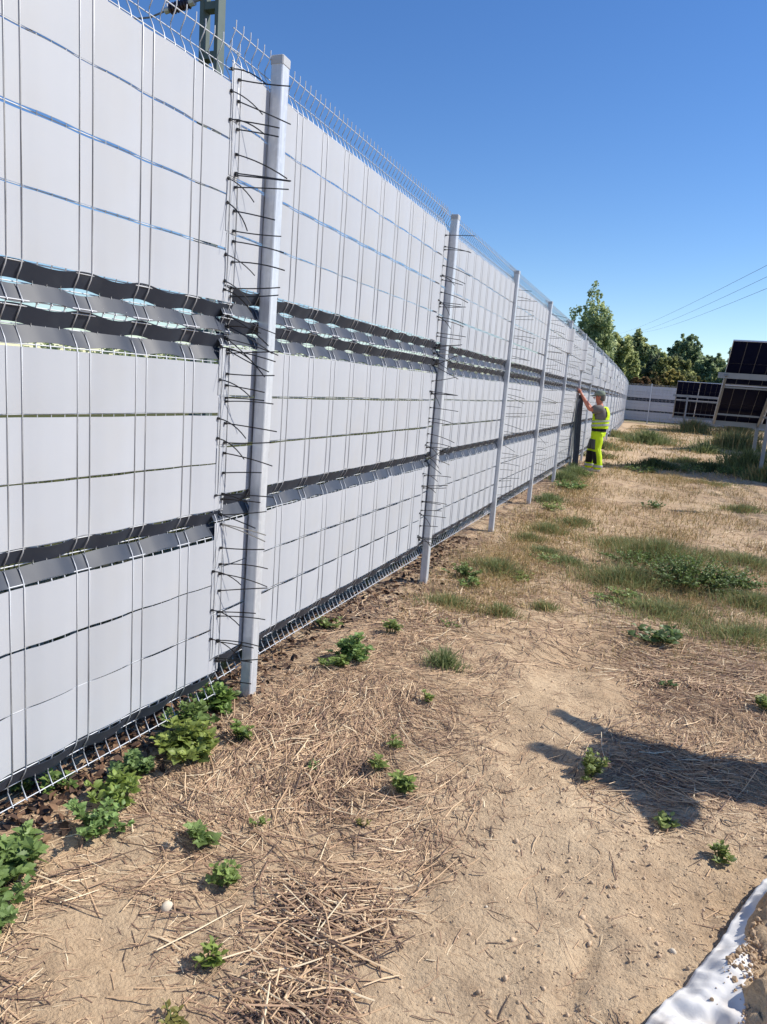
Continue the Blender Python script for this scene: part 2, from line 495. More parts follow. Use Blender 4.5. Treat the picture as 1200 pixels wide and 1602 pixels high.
# strip that was left long and bends round the front of a post
def wrap_mesh():
    pts = [(-.36, .006), (-.24, -.004), (-.16, -.02), (-.10, -.055), (-.055, -.093), (-.02, -.108), (.02, -.108), (.055, -.095), (.11, -.06), (.17, -.025), (.26, -.006), (.38, .004)]
    V = []; F = []
    for x, y in pts:
        for z in (-.095, .095):
            for d in (0, .0014):
                V.append((x, y+d, z))
    for i in range(len(pts)-1):
        a = i*4; b = a+4
        F += [(a, b, b+2, a+2), (a+1, a+3, b+3, b+1), (a+2, b+2, b+3, a+3), (a, a+1, b+1, b)]
    n = (len(pts)-1)*4
    F += [(0, 2, 3, 1), (n, n+1, n+3, n+2)]
    return np_mesh('strip_wrap', np.array(V), np.array(F), M['strip'], smooth=False)
ME_WRAP = wrap_mesh()

ORD = ['first', 'second', 'third', 'fourth', 'fifth', 'sixth', 'seventh', 'eighth', 'ninth', 'tenth', 'eleventh', 'twelfth', 'thirteenth',
       'fourteenth', 'fifteenth', 'sixteenth', 'seventeenth', 'eighteenth', 'nineteenth', 'twentieth', 'twenty-first']
PDY = [-.087, .0775, .023, -.007, -.008, -.009, -.006]
LEAN = [.036, .007, -.007, -.005, -.004, -.005, -.002]
PG = [0, -.116, -.062, -.05, -.03, 0, 0]
NP_ = 21
def post_pos(i):
    return Vector((-.0024*i*i, BAY*i+(PDY[i] if i < 7 else 0), 0))
ZB = .149

def panel(p0, p1, zoff, label, group, ties=0, wraps=(), back0=.0, back1=-.02, seed=0, lead=.25):
    """p0, p1: the post line at both ends of the bay. The panel starts before the near post, behind its neighbour."""
    rr = random.Random(seed)
    d = (p1-p0).normalized()
    nrm = Vector((d.y, -d.x, 0))                     # outward, towards the site
    a = p0-d*lead-nrm*(.035+back0)
    b = p0+d*(PL-lead)-nrm*(.035+back1)
    dd = (b-a)
    root = empty('fence_bay', (a.x, a.y, ZB+zoff), math.atan2(dd.y, dd.x))
    tag(root, label, 'fence', group)
    inst('wire_mesh', ME_LOW, root); inst('wire_mesh', ME_UP, root)
    for i, z in enumerate(rows+rows_up):
        dy = -.007 if z > 1.6 else 0
        inst('privacy_strip', rr.choice(STRIPS), root, (0, dy+rr.uniform(-.0004, .0004), z+rr.uniform(-.0035, .0015)), (0, rr.uniform(-.0012, .0012), 0))
    for z, y, w in halves:
        inst('fold_strip', rr.choice(DUP if w == 'u' else DLO), root, (0, y, z+rr.uniform(-.002, .002)))
    if ties:
        zs = []
        for z in rows+rows_up:
            zs += [z-.06+rr.uniform(-.012, .012), z-.03+rr.uniform(-.012, .012), z+.05+rr.uniform(-.015, .015)]
        if ties == 1: zs.append(2.46)
        if ties < 3: zs += [z+rr.uniform(-.09, .09) for z in zs if rr.random() < .3]
        for z in zs:
            inst('cable_tie', rr.choice(TIES[:5]), root, (PL-.004, -.006 if z < 1.6 else -.013, z), (rr.uniform(-.12, .16), rr.uniform(-.14, .1), rr.uniform(-.35, .25)), (1, 1, 1) if ties < 3 else (1.25, 1.25, 1))
            if rr.random() < (.3 if ties < 3 else 0):
                inst('cable_tie', TIES[5], root, (PL-.052, -.006 if z < 1.6 else -.013, z+.02), (rr.uniform(-.3, .3), rr.uniform(-.2, .7), rr.uniform(-.2, .1)))
        for z in (.76, .80, 1.47, 1.51, 1.56, 1.60):
            for k in range(2 if ties < 3 else 1):
                inst('cable_tie', rr.choice(TIES), root, (PL-.006, -.002, z), (rr.uniform(-.4, .4), rr.choice((-.55, .6, .75, .35))+rr.uniform(-.15, .15), rr.uniform(-.4, .2)))
    for z in wraps:
        inst('strip_wrap', ME_WRAP, root, (lead+BAY, .012, z), (0, rr.uniform(-.01, .01), 0))
    return root

# near fence
WRAPS = {4: (2.345, 2.145), 5: (2.345, 2.145, 1.945), 6: (2.145, 1.745), 7: (2.345, 1.745), 8: (2.145, 1.945), 9: (2.345, 1.745, 2.145), 10: (1.945, 1.745),
         11: (2.345, 1.945), 12: (2.145, 1.745), 13: (2.345,), 14: (2.145, 1.945), 15: (2.345,)}
G_P = 'bays of the long grey privacy fence'
p_start = post_pos(0)+Vector((-.155, -BAY, 0))
panel(p_start, Vector((-.02, post_pos(0).y, 0)), -.066, 'nearest fence bay, cut by the left edge, white-grey strips with dark bands', G_P, ties=1, seed=1, lead=.44, back0=.02, back1=-.028)
for i in range(NP_-1):
    lab = 'light grey strip fence bay between the %s and %s posts from the camera' % (ORD[i], ORD[i+1])
    panel(post_pos(i), post_pos(i+1), [0, .0, .005, -.01, .0, .004, -.006][i] if i < 7 else 0, lab, G_P,
          ties=0 if i > 4 else (2 if i < 1 else 3), wraps=WRAPS.get(i+1-1, ()) if False else WRAPS.get(i+1, ()), seed=10+i)

# posts
def post_meshes(H):
    mb = MB()
    w, d, c = .030, .027, .004
    ring = [(-w+c, -d), (w-c, -d), (w, -d+c), (w, d-c), (w-c, d), (-w+c, d), (-w, d-c), (-w, -d+c)]
    # local x = along the fence, y = across
    mb.loft([[(x, y, z) for x, y in ring] for z in (-.3, .0, .6, 1.3, 2.0, H-.028)])
    sh = mb.mesh('post_shaft', M['galv'])
    mb = MB()
    r2_ = [(x*1.07, y*1.08) for x, y in ring]
    mb.loft([[(x, y, H-.034) for x, y in r2_], [(x, y, H-.004) for x, y in r2_], [(x*.9, y*.9, H) for x, y in r2_]])
    cp = mb.mesh('post_cap', M['cap'])
    return sh, cp
SH, CP = post_meshes(2.72)
mb = MB()
mb.tube([(.029, 0, 0), (.042, 0, 0)], .0055, 6); mb.box(.0285, .0325, -.012, .012, -.014, .014)
BOLT = mb.mesh('post_bolt', M['bolt'])
def fence_post(p, label, group, rz, bolts=True, lean=0.0, z=0.0):
    o = empty('fence_post', (p.x, p.y, z), rz)
    o.rotation_euler = (0, math.atan2(lean, 2.7), rz)
    tag(o, label, 'fence post', group)
    inst('shaft', SH, o); inst('cap', CP, o)
    if bolts:
        for zz in (.24, .72, 1.12, 1.58, 2.02, 2.55):
            inst('bolt', BOLT, o, (0, -.012, zz))
    return o
for i in range(NP_):
    extra = ' where the worker reaches up' if i == 5 else ''
    fence_post(post_pos(i), '%s galvanised post of the long fence from the camera%s' % (ORD[i], extra), 'galvanised posts of the long fence',
               math.pi/2, bolts=i < 6, lean=LEAN[i] if i < 7 else 0)

# far fence across the end of the lane
fx0 = -1.94
for k in range(6):
    p = Vector((fx0+BAY*k, 50.7, 0)); q = Vector((fx0+BAY*(k+1), 50.7, 0))
    panel(p, q, -.05, ['far cross fence bay touching the long fence at the corner', 'far cross fence bay right of its visible post, beside the distant solar rack',
          'far cross fence bay seen under the distant solar rack', 'far cross fence bay behind the tall leg of the distant solar rack',
          'far cross fence bay behind the near solar rack', 'last far cross fence bay on the right behind the solar racks'][k], 'bays of the far cross fence', seed=60+k)
    if k:
        fence_post(p+Vector((0, -.01, 0)), ['', 'lone visible post of the far cross fence at the end of the lane', 'far cross fence post behind the left end of the distant solar rack',
                   'far cross fence post behind the distant solar rack', 'far cross fence post hidden by the near solar rack', 'rightmost far cross fence post behind the racks'][k],
                   'posts of the far cross fence', 0, bolts=False)

# ------------------------------------------------------------------ solar racks
def module_parts(x0, x1, A, B, root, nc=4):
    """module between slope points A (high) and B (low): lists (y, z)"""
    e = Vector((0, B[0]-A[0], B[1]-A[1])); Ls = e.length; e.normalize()
    nn = Vector((1, 0, 0)).cross(e)          # normal, up or down
    if nn.z < 0: nn = -nn
    org = Vector((x0, A[0], A[1]))
    Mx = Matrix(((1, e.x, nn.x, org.x), (0, e.y, nn.y, org.y), (0, e.z, nn.z, org.z), (0, 0, 0, 1)))
    W = x1-x0
    r = empty('solar_module'); r.parent = root
    r.matrix_local = Mx
    MB().box(.012, W-.012, .012, Ls-.012, .010, .016).build('glass', M['glass'], r)
    f = MB()
    f.box(0, .012, 0, Ls, -.012, .022); f.box(W-.012, W, 0, Ls, -.012, .022)
    f.box(.012, W-.012, 0, .012, -.012, .022); f.box(.012, W-.012, Ls-.012, Ls, -.012, .022)
    f.build('frame', M['alu'], r)
    cw = (W-.03)/nc; ch = (Ls-.03)/2
    me = MB().box(.008, cw-.008, .008, ch-.008, .002, .0085).mesh('cell_block', M['cell'])
    for a in range(nc):
        for b_ in range(2):
            inst('cell_block', me, r, (.015+a*cw, .015+b_*ch, 0))
    return r
def solar_rack(x0, nmod, yt, zt, yl, zl, legx, label):
    root = empty('solar_rack', (x0, (yt+yl)/2, 0))
    tag(root, label, 'solar panel', 'racks of solar modules')
    P = lambda t: (yt+(yl-yt)*t-(yt+yl)/2, zt+(zl-zt)*t)
    for k in range(nmod):
        for a, b_ in ((0, .495), (.505, 1)):
            module_parts(k*1.14, k*1.14+1.12, P(a), P(b_), root)
    W = nmod*1.14
    sl = Vector((0, P(1)[0]-P(0)[0], P(1)[1]-P(0)[1])).normalized()
    dn = Vector((0, sl.z, -sl.y)).normalized()
    if dn.z > 0: dn = -dn
    for t, h, ov in ((.36, .13, .14), (.50, .04, .0), (.86, .045, -.02), (.985, .12, .02)):
        y, z = P(t)
        y += dn.y*.07; z += dn.z*.07
        MB().box(-ov, W, y-.025, y+.025, z-h/2, z+h/2).build('purlin', M['rail'], root)
    for lx in legx:
        y, z = P(.36); y += dn.y*.14; z += dn.z*.14
        MB().box(lx-.04, lx+.04, y-.035, y+.035, -.4, z).build('leg', M['rail'], root, bevel=.004)
        y2, z2 = P(.985); y2 += dn.y*.14; z2 += dn.z*.14
        MB().box(lx-.04, lx+.04, y2-.035, y2+.035, -.4, z2).build('leg', M['rail'], root, bevel=.004)
    for lx in [.03]+[q for q in legx]:
        a = Vector((lx, *P(.34)))+dn*.10; b_ = Vector((lx, *P(1)))+dn*.10
        MB().bar(a, b_, .035, .05, up=(1, 0, 0)).build('rafter', M['rail'], root)
    return root
solar_rack(2.80, 4, 14.95, 2.92, 18.0, 1.12, [1.05, 3.9], 'nearest rack of dark solar modules at the right edge, seen from behind')
solar_rack(4.35, 4, 24.4, 2.92, 27.4, 1.12, [1.05, 3.9], 'second rack of solar modules, mostly hidden behind the nearest one')
solar_rack(2.06, 6, 40.0, 2.70, 42.9, .80, [.62, 3.2, 5.6], 'distant low rack of dark solar modules in front of the cross fence')

# ------------------------------------------------------------------ railway mast and insulator behind the fence
mast = empty('railway_mast', (-5.9, 8, gz(-5.9, 8)))
tag(mast, 'green-grey steel railway mast rising behind the fence at upper left', 'mast')
for s in (-1, 1):
    MB().box(s*.14-.035, s*.14+.035, -.10, .10, -.3, 8.6).build('flange', M['pole'], mast, bevel=.006)
for zz in np.arange(.7, 8.5, .72):
    MB().box(-.105, .105, -.085, .085, zz-.055, zz+.055).build('batten', M['pole'], mast)
ins = empty('insulator', (-6.04, 7.9, 7.20))
tag(ins, 'dark ribbed porcelain insulator on the railway mast', 'insulator')
dI = Vector((-1, 0, -.16)).normalized()
mb = MB()
pts = []; rs = []
for k in range(15):
    t = .22+k*.028
    pts.append(dI*t); rs.append(.085 if k % 2 else .055)
mb.tube(pts, rs, 12); mb.build('ribbed_body', M['porcelain'], ins)
MB().tube([dI*.0, dI*.23], .022, 8).build('rod', M['rail'], ins)
MB().tube([dI*.14, dI*.235], .06, 10).build('end_cap', M['alu'], ins)
MB().tube([dI*.60, dI*.70], .05, 10).build('end_cap', M['alu'], ins)
MB().bar(dI*.18, dI*.18+Vector((0, 0, .16)), .03).build('horn', M['alu'], ins)
MB().tube([dI*.66+Vector((0, 0, .03)), dI*.66+Vector((-.02, 0, .11)), dI*.66+Vector((.04, 0, .16))], .012, 6).build('horn', M['alu'], ins)
MB().tube([dI*.69, dI*1.0+Vector((0, 0, -.02)), Vector((-2.4, 0, -.15)), Vector((-5, 0, -.15))], .014, 6).build('contact_wire', M['cable'], ins)

# ------------------------------------------------------------------ power lines
for k, (a, b_) in enumerate([((7.27, 60, 12.11), (-9.5, 200, 19.2)), ((7.39, 60, 11.29), (-6.4, 200, 19.3)), ((7.51, 60, 10.46), (-4.1, 200, 19.4))]):
    a = Vector(a); b_ = Vector(b_); d = b_-a
    pts = []
    for t in np.linspace(-.35, 1.6, 22):
        p = a+d*t; p.z += -4.0*(.25-(t-.5)**2)*.35
        pts.append(p)
    o = MB().tube(pts, .015, 5).build('power_line', M['cable'])
    tag(o, ['uppermost of three power lines crossing the sky at right', 'middle of three power lines crossing the sky at right', 'lowest of three power lines crossing the sky at right'][k], 'power line', 'overhead power lines')

# ------------------------------------------------------------------ trees
QUAD = np.array([(-.5, -.5, 0), (.5, -.35, .12), (.45, .5, 0), (-.4, .45, .12)])
def rand_rot(n, rng):
    q = rng.normal(size=(n, 4)); q /= np.linalg.norm(q, axis=1)[:, None]
    w, x, y, z = q.T
    return np.stack([np.stack([1-2*(y*y+z*z), 2*(x*y-z*w), 2*(x*z+y*w)], -1),
                     np.stack([2*(x*y+z*w), 1-2*(x*x+z*z), 2*(y*z-x*w)], -1),
                     np.stack([2*(x*z-y*w), 2*(y*z+x*w), 1-2*(x*x+y*y)], -1)], -2)
def leaf_cloud(name, centers, radii, per, size, colA, colB, rng, parent, mat=None, flat=1.0):
    P = []; 
    C = []
    for c, r in zip(centers, radii):
        n = int(per*(r/np.mean(radii))**1.6)+4
        d = rng.normal(size=(n, 3)); d /= np.linalg.norm(d, axis=1)[:, None]
        rad = r*rng.random(n)**.6
        p = np.array(c)+d*rad[:, None]*np.array([1, 1, 1.35])
        P.append(p); t = np.clip(rng.normal(.5, .22)+rng.normal(0, .18, n), 0, 1)
        C.append(np.array(colA)*(1-t[:, None])+np.array(colB)*t[:, None])
    P = np.concatenate(P); C = np.concatenate(C); n = len(P)
    R = rand_rot(n, rng)
    sz = size*rng.uniform(.5, 1.3, n)
    V = np.einsum('nij,kj->nki', R, QUAD)*sz[:, None, None]+P[:, None, :]
    F = np.arange(n*4).reshape(n, 4)
    me = np_mesh(name, V.reshape(-1, 3), F, mat or M['crown'], cols=np.repeat(C, 4, 0))
    return link(bpy.data.objects.new(name, me), parent)
def tree(x, y, H, rx, ry, zc, rz, label, colA, colB, seed, nclump=46, per=170, size=.24, trunk=.14, cat='tree', name='broadleaf_tree', pointed=False):
    rng = np.random.default_rng(seed)
    z0 = gz(x, y)
    root = empty(name, (x, y, z0))
    tag(root, label, cat, 'trees and shrubs beyond the cross fence')
    cs = []; rs = []
    nclump = int(nclump*4.2); per = int(per*.36)
    lobes = []
    for k in range(18):
        d = rng.normal(size=3); d /= np.linalg.norm(d)
        lobes.append((d*rng.uniform(.2, .74), rng.uniform(.28, .46)))
    while len(cs) < nclump:
        d = rng.normal(size=3); d /= np.linalg.norm(d)
        lc, lr = lobes[rng.integers(len(lobes))]
        q = lc+d*lr*rng.random()**.45*np.array([1, 1, 1.25])
        p = np.array([q[0]*rx, q[1]*ry, zc+q[2]*rz])
        if pointed:
            k = (p[2]-(zc-rz))/(2*rz); p[:2] *= (1.12-.35*k)
        if p[2] < .3: continue
        cs.append(p); rs.append(rng.uniform(.14, .36)*min(rx, rz)*.5)
    # twiggy outliers that break the outline
    for k in range(nclump//3):
        d = rng.normal(size=3); d[2] = abs(d[2])+.2; d /= np.linalg.norm(d)
        lc, lr = lobes[rng.integers(len(lobes))]
        q = lc+d*lr*rng.uniform(.9, 1.22)*np.array([1, 1, 1.3])
        p = np.array([q[0]*rx, q[1]*ry, zc+q[2]*rz])
        if pointed:
            kk = (p[2]-(zc-rz))/(2*rz); p[:2] *= (1.12-.35*kk)
        cs.append(p); rs.append(rng.uniform(.08, .2)*min(rx, rz)*.6)
    leaf_cloud('crown', cs, rs, per, size, colA, colB, rng, root)
    mb = MB()
    top = zc+rz*.6
    mb.tube([(0, 0, -.2), (.05, .02, top*.4), (-.06, .03, top*.75), (0, 0, top)], [trunk, trunk*.8, trunk*.5, trunk*.15], 7)
    for k in range(26):
        c = cs[rng.integers(nclump)]
        b = np.array([0, 0, max(.3, c[2]*rng.uniform(.35, .7))])
        m = (b+c)/2+np.array([0, 0, .15])
        mb.tube([b, m, c], [trunk*.4, trunk*.25, trunk*.06], 5)
    mb.build('trunk', M['bark'], root, smooth=True)
    return root
G1, G2 = (.20, .25, .11), (.42, .47, .22)
D1, D2 = (.13, .19, .11), (.30, .38, .20)
Y1, Y2 = (.17, .18, .05), (.38, .34, .12)
B1, B2 = (.11, .07, .04), (.22, .14, .07)
tree(-4.7, 60, 9.3, 3.0, 2.4, 4.9, 3.9, 'tallest tree, rising behind the long fence with a ragged pointed top', (.17, .24, .12), (.40, .47, .25), 1, nclump=110, per=150, size=.15, pointed=True)
tree(-7.6, 58, 6.5, 1.8, 1.6, 3.6, 2.6, 'dark tree peeping over the long fence left of the tallest tree', D1, G2, 2, nclump=50, size=.17)
tree(-2.2, 63, 6.5, 2.3, 2.0, 3.9, 3.0, 'bushy green tree at the right foot of the tallest tree', G1, G2, 3, nclump=60, size=.17)
tree(-.9, 76, 7.6, 2.8, 2.2, 4.3, 3.5, 'dull green tree behind the corner of the two fences', D1, G2, 4, nclump=60, size=.20)
tree(.9, 72, 6.6, 2.2, 1.9, 3.9, 2.9, 'thin grey-green tree with wispy top above the cross fence', (.05, .07, .045), (.12, .15, .09), 5, nclump=50, per=90, size=.2, pointed=True)
tree(2.6, 86, 8.8, 2.5, 2.2, 5.2, 3.5, 'dark round-topped tree in the middle of the background', D1, D2, 6, nclump=70, size=.21)
tree(2.2, 70, 5.6, 2.5, 2.0, 3.3, 2.4, 'pale green round shrub tree left of the distant solar rack', (.11, .14, .055), (.28, .31, .13), 7, nclump=60, size=.17)
tree(5.4, 84, 7.0, 2.7, 2.2, 3.9, 3.1, 'dark tree above the distant solar rack', D1, D2, 8, nclump=55, size=.21)
tree(7.4, 80, 6.9, 2.7, 2.2, 3.7, 3.2, 'deep green tree left of the nearest solar rack top', D1, G2, 9, nclump=55, size=.20)
tree(10.5, 82, 7.2, 2.6, 2.2, 3.8, 3.2, 'green tree mostly behind the nearest solar rack', D1, G2, 10, nclump=55, size=.21)
tree(1.9, 60, 4.1, 1.25, 1.1, 2.7, 1.35, 'yellowing shrub leaning over the cross fence', Y1, Y2, 11, nclump=40, size=.17, trunk=.07, cat='shrub', name='shrub')
tree(3.9, 61, 3.3, 1.5, 1.1, 2.1, 1.2, 'olive green shrub behind the distant solar rack', (.06, .075, .025), (.17, .17, .06), 12, nclump=40, size=.17, trunk=.07, cat='shrub', name='shrub')
tree(-.6, 57.5, 3.5, 1.2, 1.0, 2.2, 1.2, 'rust brown dry shrub at the fence corner', B1, (.14, .12, .05), 13, nclump=40, size=.15, trunk=.06, cat='shrub', name='shrub')
tree(.5, 59, 3.7, 1.0, 1.0, 2.3, 1.3, 'brownish green shrub right of the rusty one behind the cross fence', (.06, .05, .025), (.15, .14, .06), 14, nclump=36, size=.15, trunk=.06, cat='shrub', name='shrub')
tree(6.6, 60, 3.4, 1.6, 1.1, 2.0, 1.3, 'low green shrub behind the right part of the distant rack', G1, (.15, .16, .06), 15, nclump=36, size=.17, trunk=.06, cat='shrub', name='shrub')
tree(-2.6, 56.5, 3.7, 1.2, 1.0, 2.1, 1.5, 'dark green shrub just behind the far end of the long fence', G1, G2, 16, nclump=36, size=.16, trunk=.06, cat='shrub', name='shrub')

# far-off wood that closes the horizon
rng = np.random.default_rng(77)
cs = []; rs = []
for k in range(520):
    x = rng.uniform(-170, 170); y = rng.uniform(150, 210)
    cs.append((x, y, rng.uniform(.5, 5.5))); rs.append(rng.uniform(1.6, 3.2))
wood = leaf_cloud('distant_wood', cs, rs, 34, 1.1, D1, G2, rng, None)
tag(wood, 'dark band of distant woodland closing the horizon', 'woodland', kind='stuff')

# ------------------------------------------------------------------ worker
def ell(cx, cy, z, a, b, n=20, rot=0):
    return [(cx+a*math.cos(2*math.pi*k/n+rot), cy+b*math.sin(2*math.pi*k/n+rot), z) for k in range(n)]
def skin_body(name, verts, edges, parent, mat, sub=2):
    bm = bmesh.new()
    sl = bm.verts.layers.skin.verify()
    vs = [bm.verts.new(v[:3]) for v in verts]
    for a, b in edges: bm.edges.new((vs[a], vs[b]))
    for i, v in enumerate(vs):
        r = verts[i][3]; v[sl].radius = (r, verts[i][4] if len(verts[i]) > 4 else r)
        v[sl].use_root = (i == 0)
    me = bpy.data.meshes.new(name); bm.to_mesh(me); bm.free()
    me.materials.append(mat)
    o = link(bpy.data.objects.new(name, me), parent)
    sk = o.modifiers.new('skin', 'SKIN'); sk.use_smooth_shade = True
    s = o.modifiers.new('sub', 'SUBSURF'); s.levels = sub; s.render_levels = sub
    return o
def hand_chain(verts, edges, wi, wrist, fdir, side, palmn, grip=.5):
    """adds palm and five curled fingers after wrist vertex wi"""
    f = Vector(fdir).normalized(); s = Vector(side).normalized(); n = Vector(palmn).normalized()
    w = Vector(wrist)
    pi = len(verts); verts.append((*(w+f*.045), .030, .016)); edges.append((wi, pi))
    pj = len(verts); verts.append((*(w+f*.085), .034, .014)); edges.append((pi, pj))
    for k, L in enumerate((.062, .072, .068, .052)):
        o = s*((k-1.5)*.02)
        a = w+f*.10+o; b = a+(f*.6+n*.5)*L*.55; c = b+(f*.1+n*.9)*L*.5
        i0 = len(verts); verts.append((*a, .0095)); verts.append((*b, .0088)); verts.append((*c, .0075))
        edges += [(pj, i0), (i0, i0+1), (i0+1, i0+2)]
    a = w+f*.05+s*.045; b = a+(f*.6+s*.3+n*.5)*.035; c = b+(f*.4+n*.8-s*.1)*.03
    i0 = len(verts); verts.append((*a, .011)); verts.append((*b, .010)); verts.append((*c, .008))
    edges += [(pi, i0), (i0, i0+1), (i0+1, i0+2)]

wx, wy = .43, 12.5
wz = gz(wx, wy)
W = empty('person', (wx, wy, wz))
tag(W, 'worker in yellow hi-vis vest and trousers and grey cap, reaching up to the fence', 'person')
# local axes: forward = -x, his left = -y
bv = []; be = []
def bvx(fx, l, z, r, r2_=None):
    bv.append((-fx, -l, z, r, r2_ or r)); return len(bv)-1
pel = bvx(0, 0, .84, .115, .13)
sp1 = bvx(-.01, 0, .97, .11, .13); sp2 = bvx(-.02, 0, 1.10, .115, .15); chest = bvx(-.015, 0, 1.20, .10, .14)
nk = bvx(.03, 0, 1.315, .052); hd0 = bvx(.055, 0, 1.39, .07); hd1 = bvx(.065, 0, 1.47, .088); hd2 = bvx(.06, 0, 1.535, .07)
be += [(pel, sp1), (sp1, sp2), (sp2, chest), (chest, nk), (nk, hd0), (hd0, hd1), (hd1, hd2)]
for sg, ex, hx in ((1, (.20, .20, 1.22), (.40, .09, 1.50)), (-1, (.22, -.17, 1.24), (.41, -.03, 1.47))):
    sh_ = bvx(.0, sg*.165, 1.225, .05); el = bvx(*ex, .046); fo = bvx((ex[0]+hx[0])/2, (ex[1]+hx[1])/2, (ex[2]+hx[2])/2, .043)
    wr = bvx(*hx, .03, .024)
    be += [(chest, sh_), (sh_, el), (el, fo), (fo, wr)]
    hand_chain(bv, be, wr, bv[wr][:3], (-.45, 0, .9), (0, 1 if sg > 0 else -1, 0.1), (-.8, .3*sg, -.2))
for sg, fx in ((1, -.07), (-1, .12)):
    hp = bvx(.0, sg*.09, .78, .088); kn = bvx(fx*.6+.03, sg*.11, .45, .06); ank = bvx(fx-.01, sg*.12, .08, .04); toe = bvx(fx+.13, sg*.13, .04, .038, .03)
    be += [(pel, hp), (hp, kn), (kn, ank), (ank, toe)]
skin_body('body', bv, be, W, M['skin'])
# head details
MB().tube([(-.145, 0, 1.475), (-.178, 0, 1.448), (-.15, 0, 1.44)], [.012, .016, .012], 7).build('nose', M['skin'], W, smooth=True)
for sg in (1, -1):
    MB().loft([ell(-.055+.0, -sg*.082, 1.44, .012, .006, 8), ell(-.05, -sg*.092, 1.46, .022, .008, 8), ell(-.05, -sg*.094, 1.48, .022, .008, 8), ell(-.05, -sg*.088, 1.50, .012, .006, 8)]).build('ear', M['skin'], W, smooth=True)
    MB().box(-.147, -.135, -sg*.035-.012, -sg*.035+.012, 1.482, 1.492).build('eye', M['dark'], W)
MB().box(-.150, -.138, -.025, .025, 1.418, 1.424).build('mouth', M['dark'], W)
MB().loft([ell(.0, 0, 1.40, .045, .06, 16), ell(-.02, 0, 1.45, .078, .088, 16), ell(-.035, 0, 1.51, .092, .092, 16)], cap=False).build('hair', M['hair'], W, smooth=True)
c_ = MB()
c_.loft([ell(-.06, 0, 1.505, .108, .098), ell(-.06, 0, 1.54, .108, .098), ell(-.055, 0, 1.58, .092, .085), ell(-.05, 0, 1.605, .055, .055), ell(-.05, 0, 1.612, .015, .015)])
hat = c_.build('cap', M['capcloth'], W, smooth=True)
b_ = MB()
rim = []
for k in range(9):
    t = -1+k/4
    rim.append((t, ))
top_ = [(-.06-.10*math.cos(t*1.1), .095*math.sin(t*1.1), 1.518) for t in np.linspace(-1, 1, 9)]
tip_ = [(-.06-.19*math.cos(t*.8), .085*math.sin(t*1.1), 1.495-.012*t*t) for t in np.linspace(-1, 1, 9)]
b_.loft([top_, tip_, [(x, y, z-.006) for x, y, z in tip_], [(x, y, z-.008) for x, y, z in top_]], closed=False)
b_.build('brim', M['capcloth'], hat)
# t-shirt
s_ = MB()
s_.loft([ell(.01, 0, .84, .135, .16), ell(.015, 0, 1.0, .145, .172), ell(.02, 0, 1.12, .15, .195), ell(.012, 0, 1.22, .135, .20), ell(-.01, 0, 1.285, .10, .15), ell(-.025, 0, 1.31, .065, .075)])
for sg, ex in ((1, (.20, .20, 1.22)), (-1, (.22, -.17, 1.24))):
    a = Vector((0, -sg*.13, 1.23)); b2 = Vector((-ex[0], -ex[1], ex[2]))
    d = b2-a
    s_.tube([a+Vector((.03, sg*.03, -.01)), a, a+d*.35, a+d*.75], [.075, .098, .088, .076], 12)
s_.build('t_shirt', M['shirt'], W, smooth=True)
# vest
v_ = MB()
zs = [.86, .92, .98, 1.035, 1.09, 1.14, 1.19, 1.235, 1.27, 1.295]
prof = {.86: (.162, .184), .92: (.168, .188), .98: (.168, .19), 1.035: (.167, .194), 1.09: (.164, .203), 1.14: (.164, .207), 1.19: (.157, .208), 1.235: (.146, .208), 1.27: (.128, .175), 1.295: (.105, .135)}
n = 36
rings = [ell(.015 if z < 1.2 else .0, 0, z, *prof[z], n) for z in zs]
V = [p for r in rings for p in r]; F = []
for i in range(len(zs)-1):
    for k in range(n):
        ang = 2*math.pi*(k+.5)/n
        side = abs(math.sin(ang))
        if zs[i] >= 1.03 and side > (.80 if zs[i] < 1.06 else .62) and zs[i] < 1.26: continue
        if zs[i] > 1.13 and math.cos(ang) < -.2 and side < .35: continue      # open neck at the front
        F.append((i*n+k, i*n+(k+1) % n, (i+1)*n+(k+1) % n, (i+1)*n+k))
v_.add(V, F)
vest = v_.build('vest', M['hivis'], W, smooth=True)
so = vest.modifiers.new('thick', 'SOLIDIFY'); so.thickness = .006
for z0, z1, tl in ((.905, .945, .02), (.985, 1.02, .02)):
    r = MB()
    rr_ = []
    for zz in (z0, z1):
        rr_.append([(x, y, z+tl*(x/.15)) for x, y, z in ell(.015, 0, zz, .174, .197, 36)])
    r.loft(rr_, cap=False).build('reflective_band', M['reflect'], vest, smooth=True)
# trousers
t_ = MB()
t_.loft([ell(0, 0, .70, .13, .165), ell(0, 0, .78, .14, .17), ell(.005, 0, .86, .138, .165)])
LEG = {}
for sg, fx in ((1, -.07), (-1, .12)):
    kx, ax = -(fx*.6+.03), -(fx-.01)
    R_ = [ell(.0, -sg*.085, .78, .115, .088), ell(kx*.4, -sg*.092, .65, .108, .088), ell(kx*.8, -sg*.102, .52, .094, .083), ell(kx, -sg*.108, .45, .086, .08),
          ell((kx+ax)/2+.01, -sg*.114, .27, .086, .08), ell(ax, -sg*.12, .12, .083, .076), ell(ax-.01, -sg*.12, .05, .086, .078)]
    LEG[sg] = R_
    t_.loft(R_)
tr = t_.build('trousers', M['hivis'], W, smooth=True)
for o_ in (tr, vest):            # cloth folds
    sb = o_.modifiers.new('sub', 'SUBSURF'); sb.subdivision_type = 'SIMPLE'; sb.levels = sb.render_levels = 2
    tx = bpy.data.textures.new('folds', 'CLOUDS'); tx.noise_scale = .11
    dm = o_.modifiers.new('folds', 'DISPLACE'); dm.texture = tx; dm.strength = .035; dm.mid_level = .5; dm.texture_coords = 'LOCAL'
